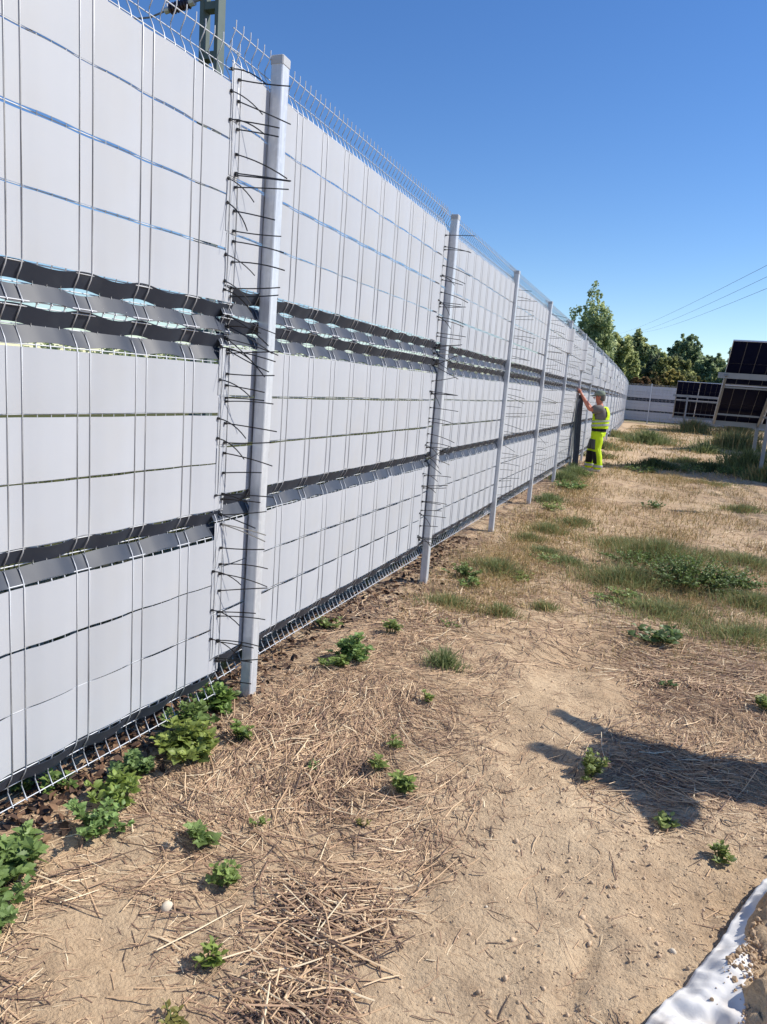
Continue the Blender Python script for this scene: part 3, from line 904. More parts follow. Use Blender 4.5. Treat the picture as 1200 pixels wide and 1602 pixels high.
def leg_patch(sg, za, zb, mat, name, a0, a1, grow=.013):
    R_ = LEG[sg]
    ctr = [(np.mean([p[0] for p in r]), np.mean([p[1] for p in r]), r[0][2]) for r in R_]
    zz = [c[2] for c in ctr][::-1]
    ax_ = [max(p[0] for p in r)-c[0] for r, c in zip(R_, ctr)][::-1]
    by_ = [max(p[1] for p in r)-c[1] for r, c in zip(R_, ctr)][::-1]
    cx_ = [c[0] for c in ctr][::-1]; cy_ = [c[1] for c in ctr][::-1]
    mb = MB(); rg = []
    for z in np.linspace(za, zb, 6):
        cx, cy, a, b = (np.interp(z, zz, q) for q in (cx_, cy_, ax_, by_))
        full = a1-a0 >= 359
        angs = np.radians(np.linspace(a0, a1, 25))[:-1] if full else np.radians(np.linspace(a0, a1, 14))
        rg.append([(cx+(a+grow)*math.cos(t), cy+(b+grow)*math.sin(t), z) for t in angs])
    mb.loft(rg, closed=(a1-a0 >= 359), cap=False)
    o = mb.build(name, mat, tr, smooth=True)
    m = o.modifiers.new('thick', 'SOLIDIFY'); m.thickness = .004
for sg in (1, -1):
    leg_patch(sg, .09, .135, M['reflect'], 'reflective_band', 0, 360)
    leg_patch(sg, .16, .40, M['black_cloth'], 'knee_pad', 110, 300 if sg < 0 else 262)
    leg_patch(sg, .44, .64, M['grey_cloth'], 'thigh_pocket', 130, 290 if sg < 0 else 255)
MB().loft([ell(.005, 0, .80, .146, .176), ell(.005, 0, .855, .146, .174)], cap=False).build('belt', M['black_cloth'], tr, smooth=True)
for sg, fx in ((1, -.07), (-1, .12)):
    sx = -(fx-.01)
    MB().loft([[(sx+.05-x*.28, -sg*.125+y, z) for x, y, z in [(0, -.035, .0), (.0, .035, .0), (.5, .045, .0), (.95, .035, .0), (1.0, 0, .0), (.95, -.035, 0), (.5, -.045, 0)]],
               [(sx+.05-x*.27, -sg*.125+y*.95, z) for x, y, z in [(0, -.035, .05), (.0, .035, .05), (.5, .042, .055), (.95, .03, .03), (.98, 0, .03), (.95, -.03, .03), (.5, -.042, .055)]],
               [(sx+.045-x*.18, -sg*.125+y*.7, z) for x, y, z in [(0, -.035, .09), (.0, .035, .09), (.5, .04, .08), (.85, .03, .06), (.9, 0, .06), (.85, -.03, .06), (.5, -.04, .08)]]]).build('shoe', M['shoe'], W, smooth=True)
# dark strips the worker holds upright against the post
for k, (px_, py_, w_, H_, lab) in enumerate([(.055, 12.42, .10, 1.50, 'wide anthracite strip stood upright in front of the post, held by the worker'), (.03, 12.26, .035, 1.42, 'narrow anthracite strip left of the wide one in the worker\'s hands')]):
    mb = MB()
    V = []; F = []
    m_ = 12
    for i in range(m_+1):
        t = i/m_; z = gz(px_, py_)-.01+H_*t
        bx = px_-.035*t+.010*math.sin(t*6+k); by = py_+.05*t+.012*math.sin(t*5+2*k)
        for a, c in ((-1, -1), (1, -1), (1, 1), (-1, 1)):
            V.append((bx+a*w_/2, by+c*.004+a*.02, z))
    for i in range(m_):
        for q in range(4): F.append((i*4+q, i*4+(q+1) % 4, (i+1)*4+(q+1) % 4, (i+1)*4+q))
    F += [(3, 2, 1, 0), tuple(m_*4+q for q in range(4))]
    mb.add(V, F)
    tag(mb.build('loose_strip', M['dark_strip']), lab, 'plastic strip', 'loose anthracite strips')

# person standing outside the picture on the right, whose shadow falls into it
C_, S_ = S.x/S.z, S.y/S.z
def from_shadow(sx, sy, z): return (sx+C_*z, sy+S_*z, z)
pb = []; pe = []
def pv(p, r, r2_=None): pb.append((*p, r, r2_ or r)); return len(pb)-1
hip = pv(from_shadow(2.22, .24, .92), .19, .22)
sp = pv(from_shadow(2.0, .19, 1.15), .14, .18); ch = pv(from_shadow(1.80, .15, 1.36), .13, .20)
nk = pv(from_shadow(1.66, .16, 1.50), .06); hd = pv(from_shadow(1.62, .20, 1.60), .095, .10); ht = pv(from_shadow(1.56, .22, 1.70), .085)
pe += [(hip, sp), (sp, ch), (ch, nk), (nk, hd), (hd, ht)]
sA = pv(from_shadow(1.74, .33, 1.38), .07); eA = pv(from_shadow(1.55, .37, 1.55), .058); wA = pv(from_shadow(1.40, .41, 1.80), .048)
sB = pv(from_shadow(1.78, -.03, 1.36), .07); eB = pv(from_shadow(1.87, -.24, 1.12), .06); eC = pv(from_shadow(1.60, .0, 1.38), .05); wB = pv(from_shadow(1.40, .07, 1.62), .046)
pe += [(ch, sA), (sA, eA), (eA, wA), (ch, sB), (sB, eB), (eB, eC), (eC, wB)]
def dirn(a, b): return tuple(Vector(b)-Vector(a))
hand_chain(pb, pe, wA, pb[wA][:3], dirn(pb[eA][:3], pb[wA][:3]), (0, 1, 0), (-1, 0, 0))
hand_chain(pb, pe, wB, pb[wB][:3], dirn(pb[eC][:3], pb[wB][:3]), (0, 1, 0), (-1, 0, 0))
hx_, hy_ = pb[hip][0], pb[hip][1]
for sg in (1, -1):
    h1 = pv((hx_, hy_+sg*.1, .86), .10); k1 = pv((hx_-.02, hy_+sg*.13, .48), .075); a1 = pv((hx_+.03, hy_+sg*.15, .09), .05); t1 = pv((hx_-.12, hy_+sg*.16, .04), .045, .035)
    pe += [(hip, h1), (h1, k1), (k1, a1), (a1, t1)]
by_ = empty('person', (hx_, hy_, gz(hx_, hy_)))
tag(by_, 'bystander outside the right edge whose shadow with raised hands falls on the ground', 'person')
for i in range(len(pb)):
    p = pb[i]; pb[i] = (p[0]-hx_, p[1]-hy_, p[2], p[3], p[4] if len(p) > 4 else p[3])
skin_body('body', pb, pe, by_, M['shirt'])

# ------------------------------------------------------------------ straw
def sample(n, x0, x1, y0, y1, maskf):
    out = []
    tot = 0
    while tot < n:
        x = RNG.uniform(x0, x1, n*2); y = RNG.uniform(y0, y1, n*2)
        k = RNG.random(n*2) < maskf(x, y)
        p = np.stack([x[k], y[k]], -1); out.append(p); tot += len(p)
    return np.concatenate(out)[:n]
STRAWC = np.array([lin(216, 188, 152), lin(196, 165, 131), lin(175, 144, 116), lin(150, 121, 100), lin(120, 97, 83), lin(90, 74, 66), lin(230, 210, 176)])
STRAWP = np.array([.14, .19, .21, .19, .13, .08, .06])
def straw(P, Lr, Rr, lift, grain=None):
    n = len(P)
    L = RNG.uniform(Lr[0], Lr[1], n)*RNG.choice([.55, 1, 1.0, 1.5], n)
    ang = RNG.uniform(0, math.pi, n)
    flow = vnoise(P[:, 0]*1.3, P[:, 1]*1.3, 40)*2.2+.25
    ang = np.where(RNG.random(n) < .6, flow+RNG.normal(0, .5, n), ang)
    d = np.stack([np.cos(ang), np.sin(ang)], -1)
    s = np.stack([-d[:, 1], d[:, 0]], -1)
    bend = RNG.normal(0, .10, n)*L
    r = RNG.uniform(Rr[0], Rr[1], n)
    lf = RNG.random(n)**2*lift
    tilt = RNG.normal(0, .05, n)*L*(lift > .004)
    V = np.zeros((n, 3, 3, 3))
    for i, t in enumerate((-.5, 0, .5)):
        c = P+d*(L*t)[:, None]+s*(bend*(0.25-t*t)*4*.5)[:, None]
        z = hground(c[:, 0], c[:, 1])+lf+tilt*t*2+r*.5
        z = np.maximum(z, hground(c[:, 0], c[:, 1])+r*.3)
        w = r*(1.0, 1.1, .7)[i]
        for k, (a, b) in enumerate(((-1.25, -.3), (1.25, -.3), (0, .45))):
            V[:, i, k, :2] = c+s*(w*a)[:, None]
            V[:, i, k, 2] = z+w*b
    base = np.arange(n)[:, None]*9
    q = []
    for i in range(2):
        for k in range(3):
            k2 = (k+1) % 3
            q.append([i*3+k, i*3+k2, (i+1)*3+k2, (i+1)*3+k])
    F = (base[:, None, :]+np.array(q)[None]).reshape(-1, 4)
    ci = RNG.choice(len(STRAWC), n, p=STRAWP)
    C = STRAWC[ci]*RNG.uniform(.85, 1.12, (n, 1))
    return V.reshape(-1, 3), F, np.repeat(C, 9, 0)
def join_stuff(name, parts, mat, label, cat, smooth=False):
    off = 0; Vs = []; Fs = []; Cs = []
    for V, F, C in parts:
        Vs.append(V); Fs.append(F+off); Cs.append(C); off += len(V)
    me = np_mesh(name, np.concatenate(Vs), np.concatenate(Fs), mat, cols=np.concatenate(Cs), smooth=smooth)
    o = link(bpy.data.objects.new(name, me))
    return tag(o, label, cat, kind='stuff')
sm = lambda x, y: np.clip(straw_mask(x, y)-.12, 0, 1)**1.5
mat_spots = [(.95, -1.2, .13, 420), (.99, -1.5, .12, 260), (1.84, .2, .28, 420), (.62, -.55, .2, 300), (1.75, 1.3, .3, 300), (.3, -.3, .2, 260)]
PM = np.concatenate([np.stack([RNG.normal(a, r*.6, n), RNG.normal(b, r*.6, n)], -1) for a, b, r, n in mat_spots])
parts = [straw(PM, (.05, .17), (.0008, .0023), .022),
         straw(sample(9500, -.5, 2.6, -2.1, 1.2, lambda x, y: np.clip(sm(x, y), .012, 1)), (.04, .18), (.0005, .0019), .012),
         straw(sample(34000, -.5, 2.6, -2.1, 1.2, lambda x, y: np.clip(straw_mask(x, y)+.05, 0.09, 1)), (.010, .06), (.0004, .0013), .004),
         straw(sample(20000, -.4, 3.4, 1.2, 4.5, lambda x, y: np.clip(sm(x, y), .10, 1)), (.06, .2), (.0009, .0026), .014),
         straw(sample(9500, -.4, 3.8, 4.5, 15, lambda x, y: np.clip(sm(x, y), .08, 1)), (.08, .25), (.0013, .0038), .018)]
join_stuff('straw_litter', parts, M['straw'], 'loose dry straw stalks strewn over the soil', 'straw')

# dark leaf litter and bits under the first bays
def leaf_tmpl(kind='oval'):
    if kind == 'oval':
        o = [(0, 0), (.20, .16), (.30, .36), (.27, .55), (.15, .80), (0, 1)]
    else:  # toothed
        o = [(0, 0), (.22, .10), (.20, .20), (.36, .28), (.29, .40), (.38, .50), (.25, .60), (.27, .70), (.13, .80), (.12, .88), (0, 1)]
    n = len(o)
    V = [(0, y, 0) for x, y in o]+[(x, y, .22*x) for x, y in o[1:-1]]+[(-x, y, .22*x) for x, y in o[1:-1]]
    V = np.array(V, float)
    V[:, 2] -= .18*(V[:, 1]-.35)**2*1.6
    F = []
    R_ = lambda i: i if i in (0, n-1) else n+i-1
    L_ = lambda i: i if i in (0, n-1) else n+(n-2)+i-1
    F3 = []
    for i in range(n-1):
        a, b = R_(i), R_(i+1)
        for f in ((i, a, b, i+1), (i, i+1, L_(i+1), L_(i))):
            f = [q for j, q in enumerate(f) if q not in f[:j]]
            if len(f) == 4: F3 += [(f[0], f[1], f[2]), (f[0], f[2], f[3])]
            elif len(f) == 3: F3.append(tuple(f))
    return V, np.array(F3)
LT_OV = leaf_tmpl('oval'); LT_TO = leaf_tmpl('toothed')
def place_leaves(T, pos, dirs, size, roll, rng):
    """T=(V,F); leaf axis along dirs, blade facing up-ish"""
    V0, F0 = T
    n = len(pos)
    d = dirs/np.linalg.norm(dirs, axis=1)[:, None]
    up = np.tile(np.array([0, 0, 1.0]), (n, 1))
    s = np.cross(d, up); s /= np.maximum(np.linalg.norm(s, axis=1), 1e-5)[:, None]
    u = np.cross(s, d)
    c, sn = np.cos(roll)[:, None], np.sin(roll)[:, None]
    s2 = s*c+u*sn; u2_ = -s*sn+u*c
    V = pos[:, None, :]+size[:, None, None]*(V0[None, :, 0:1]*s2[:, None]+V0[None, :, 1:2]*d[:, None]+V0[None, :, 2:3]*u2_[:, None])
    F = (np.arange(n)[:, None, None]*len(V0)+F0[None]).reshape(-1, 3)
    return V.reshape(-1, 3), F
n = 2600
P = sample(n, -.9, .25, -2.1, 4.5, lambda x, y: np.exp(-((x+.18+.05*y*0)/.16)**2)*(.35+.65*np.exp(-((y+1)/1.0)**2)))
ang = RNG.uniform(0, 2*math.pi, n)
pos = np.stack([P[:, 0], P[:, 1], hground(P[:, 0], P[:, 1])+RNG.uniform(.002, .018, n)], -1)
V, F = place_leaves(LT_OV, pos, np.stack([np.cos(ang), np.sin(ang), RNG.normal(0, .35, n)], -1), RNG.uniform(.02, .05, n), RNG.normal(0, .8, n), RNG)
cc = np.array([lin(104, 78, 60), lin(80, 60, 48), lin(128, 100, 76), lin(62, 48, 40)])[RNG.integers(0, 4, n)]
join_stuff('leaf_litter', [(V, F, np.repeat(cc, len(LT_OV[0]), 0))], M['straw'], 'dark dead leaves lying along the foot of the fence', 'leaf litter')

# soil clods and small stones
ico = bmesh.new(); bmesh.ops.create_icosphere(ico, subdivisions=1, radius=1.0)
IV = np.array([v.co[:] for v in ico.verts]); IF = np.array([[v.index for v in f.verts] for f in ico.faces]); ico.free()
def lumps(P, size, squash=(.55, .9)):
    n = len(P)
    R = rand_rot(n, RNG)
    j = 1+RNG.normal(0, .15, (n, len(IV), 1))
    V = np.einsum('nij,nkj->nki', R, IV[None]*j*np.stack([np.ones(n), RNG.uniform(.6, 1, n), RNG.uniform(*squash, n)], -1)[:, None, :])*size[:, None, None]
    z = hground(P[:, 0], P[:, 1])+size*.08
    V = V+np.stack([P[:, 0], P[:, 1], z], -1)[:, None, :]
    return V.reshape(-1, 3), (np.arange(n)[:, None, None]*len(IV)+IF[None]).reshape(-1, 3)
clm = lambda x, y: .08+.9*sstep(1.2, 1.9, x)*(1-sstep(-.2, .6, y))+.25*np.exp(-((x-1.35)/.4)**2)*(1-sstep(.5, 2, y))
P = sample(9000, .1, 2.5, -2.0, 2.2, clm)
sz = .0014+.0024*RNG.random(len(P))**2+.0085*RNG.random(len(P))**14
V, F = lumps(P, sz)
cb = np.array(lin(192, 167, 138))*RNG.uniform(.8, 1.2, (len(P), 1))
join_stuff('soil_clods', [(V, F, np.repeat(cb, len(IV), 0))], M['straw'], 'crumbs and clods of dry sandy soil', 'soil', smooth=True)
for k, (x, y, s, lab) in enumerate([(.52, -1.36, .028, 'flat pale stone on the bare patch at lower left'), (.10, -1.02, .018, 'small pale stone beside the leaf litter under the nearest bay'),
                                    (1.33, -.98, .008, 'tiny rounded pebble on bare soil in the lower middle'), (1.83, -.93, .016, 'brown pebble near the white sheet'), (.95, -1.35, .009, 'little whitish pebble left of the lower middle')]):
    V, F = lumps(np.array([[0, 0.]]), np.array([s])); V[:, 2] -= gz(0, 0)
    me = np_mesh('stone', V, F, M['stone'], smooth=True)
    o = inst('stone', me, None, (x, y, gz(x, y)-s*.1))
    su = o.modifiers.new('s', 'SUBSURF'); su.levels = su.render_levels = 1
    tag(o, lab, 'stone', 'stones on the soil')

# ------------------------------------------------------------------ weeds
WG1, WG2 = (.085, .135, .032), (.27, .35, .10)
def weed(x, y, h, rad, nst, leafs, label, seed, tmpl=LT_TO, c1=WG1, c2=WG2, lsize=.05, group='green weeds on the site', name='weed', cat='weed', droop=.0):
    rng = np.random.default_rng(seed)
    z0 = gz(x, y)
    root = empty(name, (x, y, z0)); tag(root, label, cat, group)
    mb = MB(); pos = []; dr = []; sz = []; cl = []
    for s in range(nst):
        a = rng.uniform(0, 2*math.pi); q = rng.random()**.6
        bx, by = rad*.35*q*math.cos(a), rad*.35*q*math.sin(a)
        ex, ey = rad*q*math.cos(a)*rng.uniform(.7, 1.1), rad*q*math.sin(a)*rng.uniform(.7, 1.1)
        hh = h*(1-.45*q)*rng.uniform(.35, 1.15)
        pts = [(bx, by, -.01), ((bx*2+ex)/3, (by*2+ey)/3, hh*.45), ((bx+2*ex)/3, (by+2*ey)/3, hh*.8), (ex, ey, hh)]
        mb.tube(pts, [.003, .0026, .002, .0012], 4)
        pa = np.array(pts)
        for k in range(leafs):
            t = (k+1)/leafs
            u = .25+.75*t; f = u*3; i = min(2, int(f)); p = pa[i]+(pa[i+1]-pa[i])*(f-i)
            th = k*2.4+rng.uniform(-.5, .5)
            up = .15+.5*t+rng.normal(0, .2)-droop
            n3 = 3 if tmpl is LT_TO and rng.random() < .6 else 1
            S0 = lsize*(1.15-.5*t)*rng.uniform(.7, 1.25)
            for j in range(n3):
                th2 = th+(j-(n3-1)/2)*1.0
                pos.append(p+np.array([math.cos(th), math.sin(th), .2])*S0*.25*(n3 > 1)); dr.append((math.cos(th2), math.sin(th2), up))
                sz.append(S0*(1 if j == (n3-1)/2 else .75)); 
                tt = np.clip(.25+.6*t+rng.normal(0, .2), 0, 1)
                cl.append(np.array(c1)*(1-tt)+np.array(c2)*tt)
    pos = np.array(pos); m = len(pos)
    V, F = place_leaves(tmpl, pos, np.array(dr), np.array(sz), rng.normal(0, .45, m), rng)
    me = np_mesh('leaves', V, F, M['leaf'], cols=np.repeat(np.array(cl), len(tmpl[0]), 0))
    tag(link(bpy.data.objects.new('leaves', me), root), kind='stuff')
    mb.build('stems', M['stem'], root)
    return root
def blades(P, H, rng, c1, c2, wid=.003, lean=.5, dirs=None):
    n = len(P)
    h = H*rng.uniform(.45, 1.15, n); a = rng.uniform(0, 2*math.pi, n)
    if dirs is not None: a = dirs+rng.normal(0, .7, n)
    ln = h*np.abs(rng.normal(0, lean, n))
    w = wid*rng.uniform(.6, 1.4, n)
    d = np.stack([np.cos(a), np.sin(a)], -1); ra = rng.uniform(0, math.pi, n); s = np.stack([np.cos(ra), np.sin(ra)], -1)
    V = np.zeros((n, 7, 3))
    for i, t in enumerate((0, .4, .75)):
        c = P[:, :2]+d*(ln*t*t)[:, None]; z = P[:, 2]+h*t*(1-.12*t)
        for k, sg in enumerate((-1, 1)):
            V[:, i*2+k, :2] = c+s*(w*sg*(1-.25*i))[:, None]; V[:, i*2+k, 2] = z
    V[:, 6, :2] = P[:, :2]+d*ln[:, None]; V[:, 6, 2] = P[:, 2]+h*.88-ln*.25
    T = np.array([(0, 1, 3), (0, 3, 2), (2, 3, 5), (2, 5, 4), (4, 5, 6)])
    F = (np.arange(n)[:, None, None]*7+T[None]).reshape(-1, 3)
    t = np.clip(rng.normal(.5, .28, n), 0, 1)[:, None]
    C = np.array(c1)*(1-t)+np.array(c2)*t
    return V.reshape(-1, 3), F, np.repeat(C, 7, 0)
def tuft(x, y, h, rad, n, label, seed, c1=(.06, .10, .03), c2=(.18, .24, .10), wid=.003, lean=.6, name='grass_tuft', group='grass tufts on the site', mix=None):
    rng = np.random.default_rng(seed)
    root = empty(name, (x, y, gz(x, y))); tag(root, label, 'grass', group)
    a = rng.uniform(0, 2*math.pi, n); q = rad*np.minimum(np.abs(rng.normal(0, .62, n)), 1.9)
    px_, py_ = q*np.cos(a), q*np.sin(a)*.8
    P = np.stack([px_, py_, hground(px_+x, py_+y)-gz(x, y)-.01], -1)
    V, F, C = blades(P, h*np.clip(1.25-.55*q/rad, .3, 1.3), rng, c1, c2, wid, lean, dirs=a)
    me = np_mesh('blades', V, F, M['grass'], cols=C)
    tag(link(bpy.data.objects.new('blades', me), root), kind='stuff')
    if mix:
        V, F, C = blades(P[:n//3], h*1.3, rng, lin(190, 165, 115), lin(150, 130, 85), wid*.7, lean*.8, dirs=a[:n//3])
        me = np_mesh('dry_blades', V, F, M['straw'], cols=C)
        tag(link(bpy.data.objects.new('dry_blades', me), root), kind='stuff')
    return root

# (x, y, height, radius, stems, leaves, leaf size, label)
WEEDS = [
 (.20, -1.60, .17, .13, 13, 7, .046, 'broad-leaved green weed cut by the left edge, lower of two'),
 (.10, -1.42, .20, .11, 12, 7, .046, 'broad-leaved green weed cut by the left edge, upper of two'),
 (.12, -1.18, .17, .09, 15, 7, .042, 'leafy weed in front of the nearest bay, beside bare pale soil'),
 (.06, -1.02, .15, .08, 13, 7, .042, 'leafy weed second from the left in the row along the nearest bay'),
 (-.02, -.86, .16, .08, 12, 7, .040, 'smaller weed in the row, just left of the biggest cluster'),
 (.07, -.68, .22, .11, 22, 8, .046, 'largest leafy weed of the row in front of the nearest bay'),
 (.00, -.52, .20, .09, 16, 7, .044, 'leafy weed behind the largest one, under the mesh edge'),
 (-.06, -.28, .22, .09, 16, 7, .044, 'leafy weed close to the left of the first post'),
 (-.09, -.16, .20, .07, 10, 7, .040, 'leafy weed touching the foot of the first post'),
 (.19, -.46, .09, .05, 8, 6, .034, 'small weed in the straw right of the largest one'),
 (.44, -1.08, .10, .05, 7, 5, .042, 'wilting small weed with folded pale leaves at lower left'),
 (.60, -1.20, .07, .045, 9, 5, .030, 'small dark green weed amid straw at lower left'),
 (.73, -1.47, .07, .045, 7, 5, .030, 'little weed between crossed stalks near the bottom edge'),
 (.75, -1.65, .05, .05, 7, 5, .026, 'olive seedling at the very bottom edge'),
 (.54, -.92, .05, .035, 5, 4, .026, 'seedling in the straw above the small dark weed'),
 (.24, .58, .20, .12, 22, 8, .040, 'bushy weed in front of the second bay, the taller of two'),
 (.21, .42, .13, .08, 12, 6, .036, 'short weed just below the bushy one at the second bay'),
 (.26, 1.10, .10, .07, 10, 6, .034, 'small weed right of the bushy one at the second bay'),
 (.76, -.21, .05, .045, 7, 4, .030, 'small weed, upper of three in the straw at the middle'),
 (.77, -.40, .055, .04, 6, 4, .032, 'small weed, left of three in the straw at the middle'),
 (.90, -.50, .08, .05, 9, 5, .032, 'small weed, lowest of three in the straw at the middle'),
 (.76, .25, .05, .06, 8, 4, .028, 'flat weed between the second bay and the path'),
 (1.51, -.05, .15, .075, 14, 7, .036, 'leafy weed standing at the edge of the person shadow'),
 (1.80, -.27, .06, .05, 8, 4, .030, 'small weed at the elbow of the person shadow'),
 (1.98, -.40, .06, .045, 8, 5, .028, 'small weed on bare soil above the white sheet'),
 (2.27, 1.08, .09, .07, 10, 6, .036, 'weed cut by the right edge above the shadow'),
 (.23, 2.95, .22, .16, 24, 8, .045, 'rounded weed at the foot of the third bay, right of the second post'),
 (.34, 2.70, .14, .10, 12, 6, .042, 'low weed in front of the rounded one at the third bay'),
 (2.0, 3.95, .30, .55, 170, 8, .040, 'big dark green leafy clump right of the path'),
 (2.38, 4.15, .2, .34, 60, 7, .038, 'right lobe of greenery beside the big leafy clump'),
 (1.80, 2.05, .10, .24, 22, 5, .070, 'flat rosette of dandelion-like leaves below the big clump'),
 (1.62, 8.44, .12, .22, 20, 5, .080, 'low bright green plant at the tip of the thin shadow'),
 (1.55, 4.45, .14, .40, 60, 6, .040, 'low spreading weeds left behind the big leafy clump'),
 (1.5, 3.1, .07, .30, 30, 5, .040, 'flat green weeds between the path and the matted grass'),
 (.75, 4.1, .07, .28, 34, 5, .036, 'flat weeds in front of the third post'),
 (.62, 3.3, .06, .22, 22, 5, .034, 'flat weeds among dry grass near the second post'),
 (.35, 7.2, .12, .30, 30, 5, .045, 'low weeds at the fourth bay'),
 (.30, 9.6, .16, .34, 36, 6, .05, 'leafy weeds along the fifth bay before the worker'),
 (.30, 11.4, .16, .30, 30, 6, .05, 'leafy weeds at the boots of the worker'),
 (1.3, 13.6, .16, .5, 40, 6, .06, 'leafy weeds right of the worker in the rack shade'),
 (2.2, 14.8, .2, .6, 50, 6, .06, 'leafy weeds in the middle of the rack shade'),
 (3.3, 15.2, .25, .6, 50, 6, .06, 'leafy weeds by the tall leg of the nearest rack'),
 (1.83, 1.17, .05, .05, 6, 4, .030, 'tiny weed in thick straw below the flat rosette'),
 (.53, 1.45, .06, .07, 8, 4, .030, 'tiny weed left of the grass at the second bay'),
 (-.16, -1.09, .12, .06, 8, 5, .038, 'weed growing through the bottom wires of the nearest bay'),
 (-.28, -1.13, .10, .06, 8, 5, .040, 'weed behind the bottom wires at the left edge'),
 (-.10, 1.0, .12, .08, 8, 5, .038, 'weed under the bottom fold of the second bay'),
 (.85, -.75, .03, .03, 4, 4, .022, 'yellowish seedling in the straw at the lower middle'),
 (.54, -.50, .04, .03, 4, 4, .024, 'lone seedling left of the three small weeds'),
]
for k, (x, y, h, r, ns, nl, ls, lab) in enumerate(WEEDS):
    vr = random.Random(k)
    if 'cut by the left edge' in lab: x -= .07; r *= .8
    if h > .1 and y < 3: h, r = h*vr.uniform(.45, .72), r*vr.uniform(1.15, 1.5)
    ls *= vr.uniform(.75, 1.15)
    hue = vr.uniform(.85, 1.08); val = vr.uniform(.82, 1.1)
    c1, c2 = [tuple((c[0]*hue*val, c[1]*val, c[2]*val*vr.uniform(.8, 1.3))) for c in (WG1, WG2)]
    t = LT_OV if (h < .1 and vr.random() < .45) else LT_TO
    if 'big dark' in lab or 'right lobe' in lab: c1, c2 = (.05, .09, .025), (.17, .25, .07)
    if 'rosette' in lab or 'low bright' in lab: t = LT_OV; c1, c2 = (.05, .09, .03), (.15, .22, .08)
    if 'olive' in lab or 'yellowish' in lab: c1, c2 = (.12, .12, .03), (.26, .24, .07)
    weed(x, y, h, r, ns, nl, lab, 500+k, tmpl=t, c1=c1, c2=c2, lsize=ls)
TUFTS = [
 (.71, .72, .11, .10, 420, 'blue-green grass tuft in the middle of the ground', None),
 (.74, 2.05, .10, .14, 500, 'faded grass tuft above the straw at the second post', 1),
 (.98, 2.50, .08, .12, 400, 'low grass tuft right of the faded one', 1),
 (1.5, 3.75, .15, .55, 2600, 'long fine grass at the left of the big leafy clump', 1),
 (1.75, 4.9, .22, .55, 2200, 'long grass behind the big leafy clump', 1),
 (1.8, 2.9, .09, .55, 2400, 'matted grey-green grass between clump and flat rosette', 1),
 (2.3, 2.6, .085, .55, 2000, 'matted grass right of the flat rosette', 1),
 (2.5, 3.6, .12, .5, 1800, 'loose grass at the right edge beside the big leafy clump', 1),
 (2.6, 5.2, .12, .6, 1600, 'thin grass at the right edge beyond the big clump', 1),
 (1.3, 5.4, .10, .5, 1200, 'thin green grass on the path behind the big clump', 1),
 (.55, 5.6, .13, .3, 900, 'dry fringe of grass at the fourth bay', 1),
 (.42, 3.4, .12, .3, 1100, 'dry fringe of grass at the third bay', 1),
 (.35, 2.1, .10, .25, 700, 'dry fringe of grass near the second post', 1),
 (.70, 4.4, .10, .22, 700, 'green grass patch in front of the third post', None),
 (.98, 4.1, .10, .22, 700, 'green grass strip right of the patch by the third post', None),
 (.45, 4.9, .11, .20, 600, 'grass at the foot of the third post', 1),
 (.22, 7.9, .16, .25, 700, 'grass at the foot of the fourth post', None),
 (.75, 6.3, .10, .3, 700, 'thin dry grass patch beyond the third post', 1),
 (.12, 10.4, .22, .30, 1000, 'tall green grass at the foot of the fifth post', None),
 (.2, 11.3, .22, .24, 800, 'tall green grass in front of the worker', None),
 (.08, 12.0, .2, .2, 500, 'dark grass at the foot of the sixth post', None),
 (1.2, 25.4, .55, .9, 1300, 'tall grass island on the far lane', None),
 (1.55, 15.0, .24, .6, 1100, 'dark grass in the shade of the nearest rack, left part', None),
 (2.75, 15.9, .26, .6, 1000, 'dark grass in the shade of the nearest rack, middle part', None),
 (3.7, 17.2, .55, .7, 1300, 'tall grass under the nearest rack', None),
 (2.3, 17.6, .18, .6, 500, 'grass behind the shade of the nearest rack', 1),
 (3.8, 14.7, .34, .4, 700, 'sunlit grass at the tall leg of the nearest rack', 1),
 (2.7, 12.8, .07, .8, 900, 'sparse dry grass in front of the rack shade', 1),
 (3.0, 23.2, .35, .6, 700, 'grass clump in the second rack shade', None),
 (4.2, 27, .7, 1.2, 1400, 'tall weeds under the second rack', 1),
 (3.2, 40.5, .8, 1.2, 1200, 'tall dry weeds under the distant rack, left part', 1),
 (5.4, 40.5, .8, 1.2, 1200, 'tall dry weeds under the distant rack, right part', 1),
 (2.9, 9.4, .12, .35, 700, 'grey dry weeds at the right edge by the thin shadow', 1),
 (2.35, 5.4, .08, .5, 800, 'sparse grass behind the right lobe of the clump', 1),
 (.15, 16.5, .2, .4, 600, 'roadside grass along the fence beyond the worker', 1),
 (.05, 20, .25, .6, 700, 'grass along the fence halfway to the corner', 1),
 (-.1, 28, .3, 1.0, 900, 'grass along the fence near the corner', 1),
]
for k, (x, y, h, r, n, lab, mix) in enumerate(TUFTS):
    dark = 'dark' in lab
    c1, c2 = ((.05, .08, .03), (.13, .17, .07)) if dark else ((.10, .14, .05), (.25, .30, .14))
    if 'dry' in lab or 'matted' in lab or 'faded' in lab or 'thin' in lab: c1, c2 = (.12, .16, .065), (.28, .33, .15)
    tuft(x, y, h, r, n, lab, 700+k, c1=c1, c2=c2, wid=.0028 if y < 6 else .005 if y < 14 else .012, mix=mix)

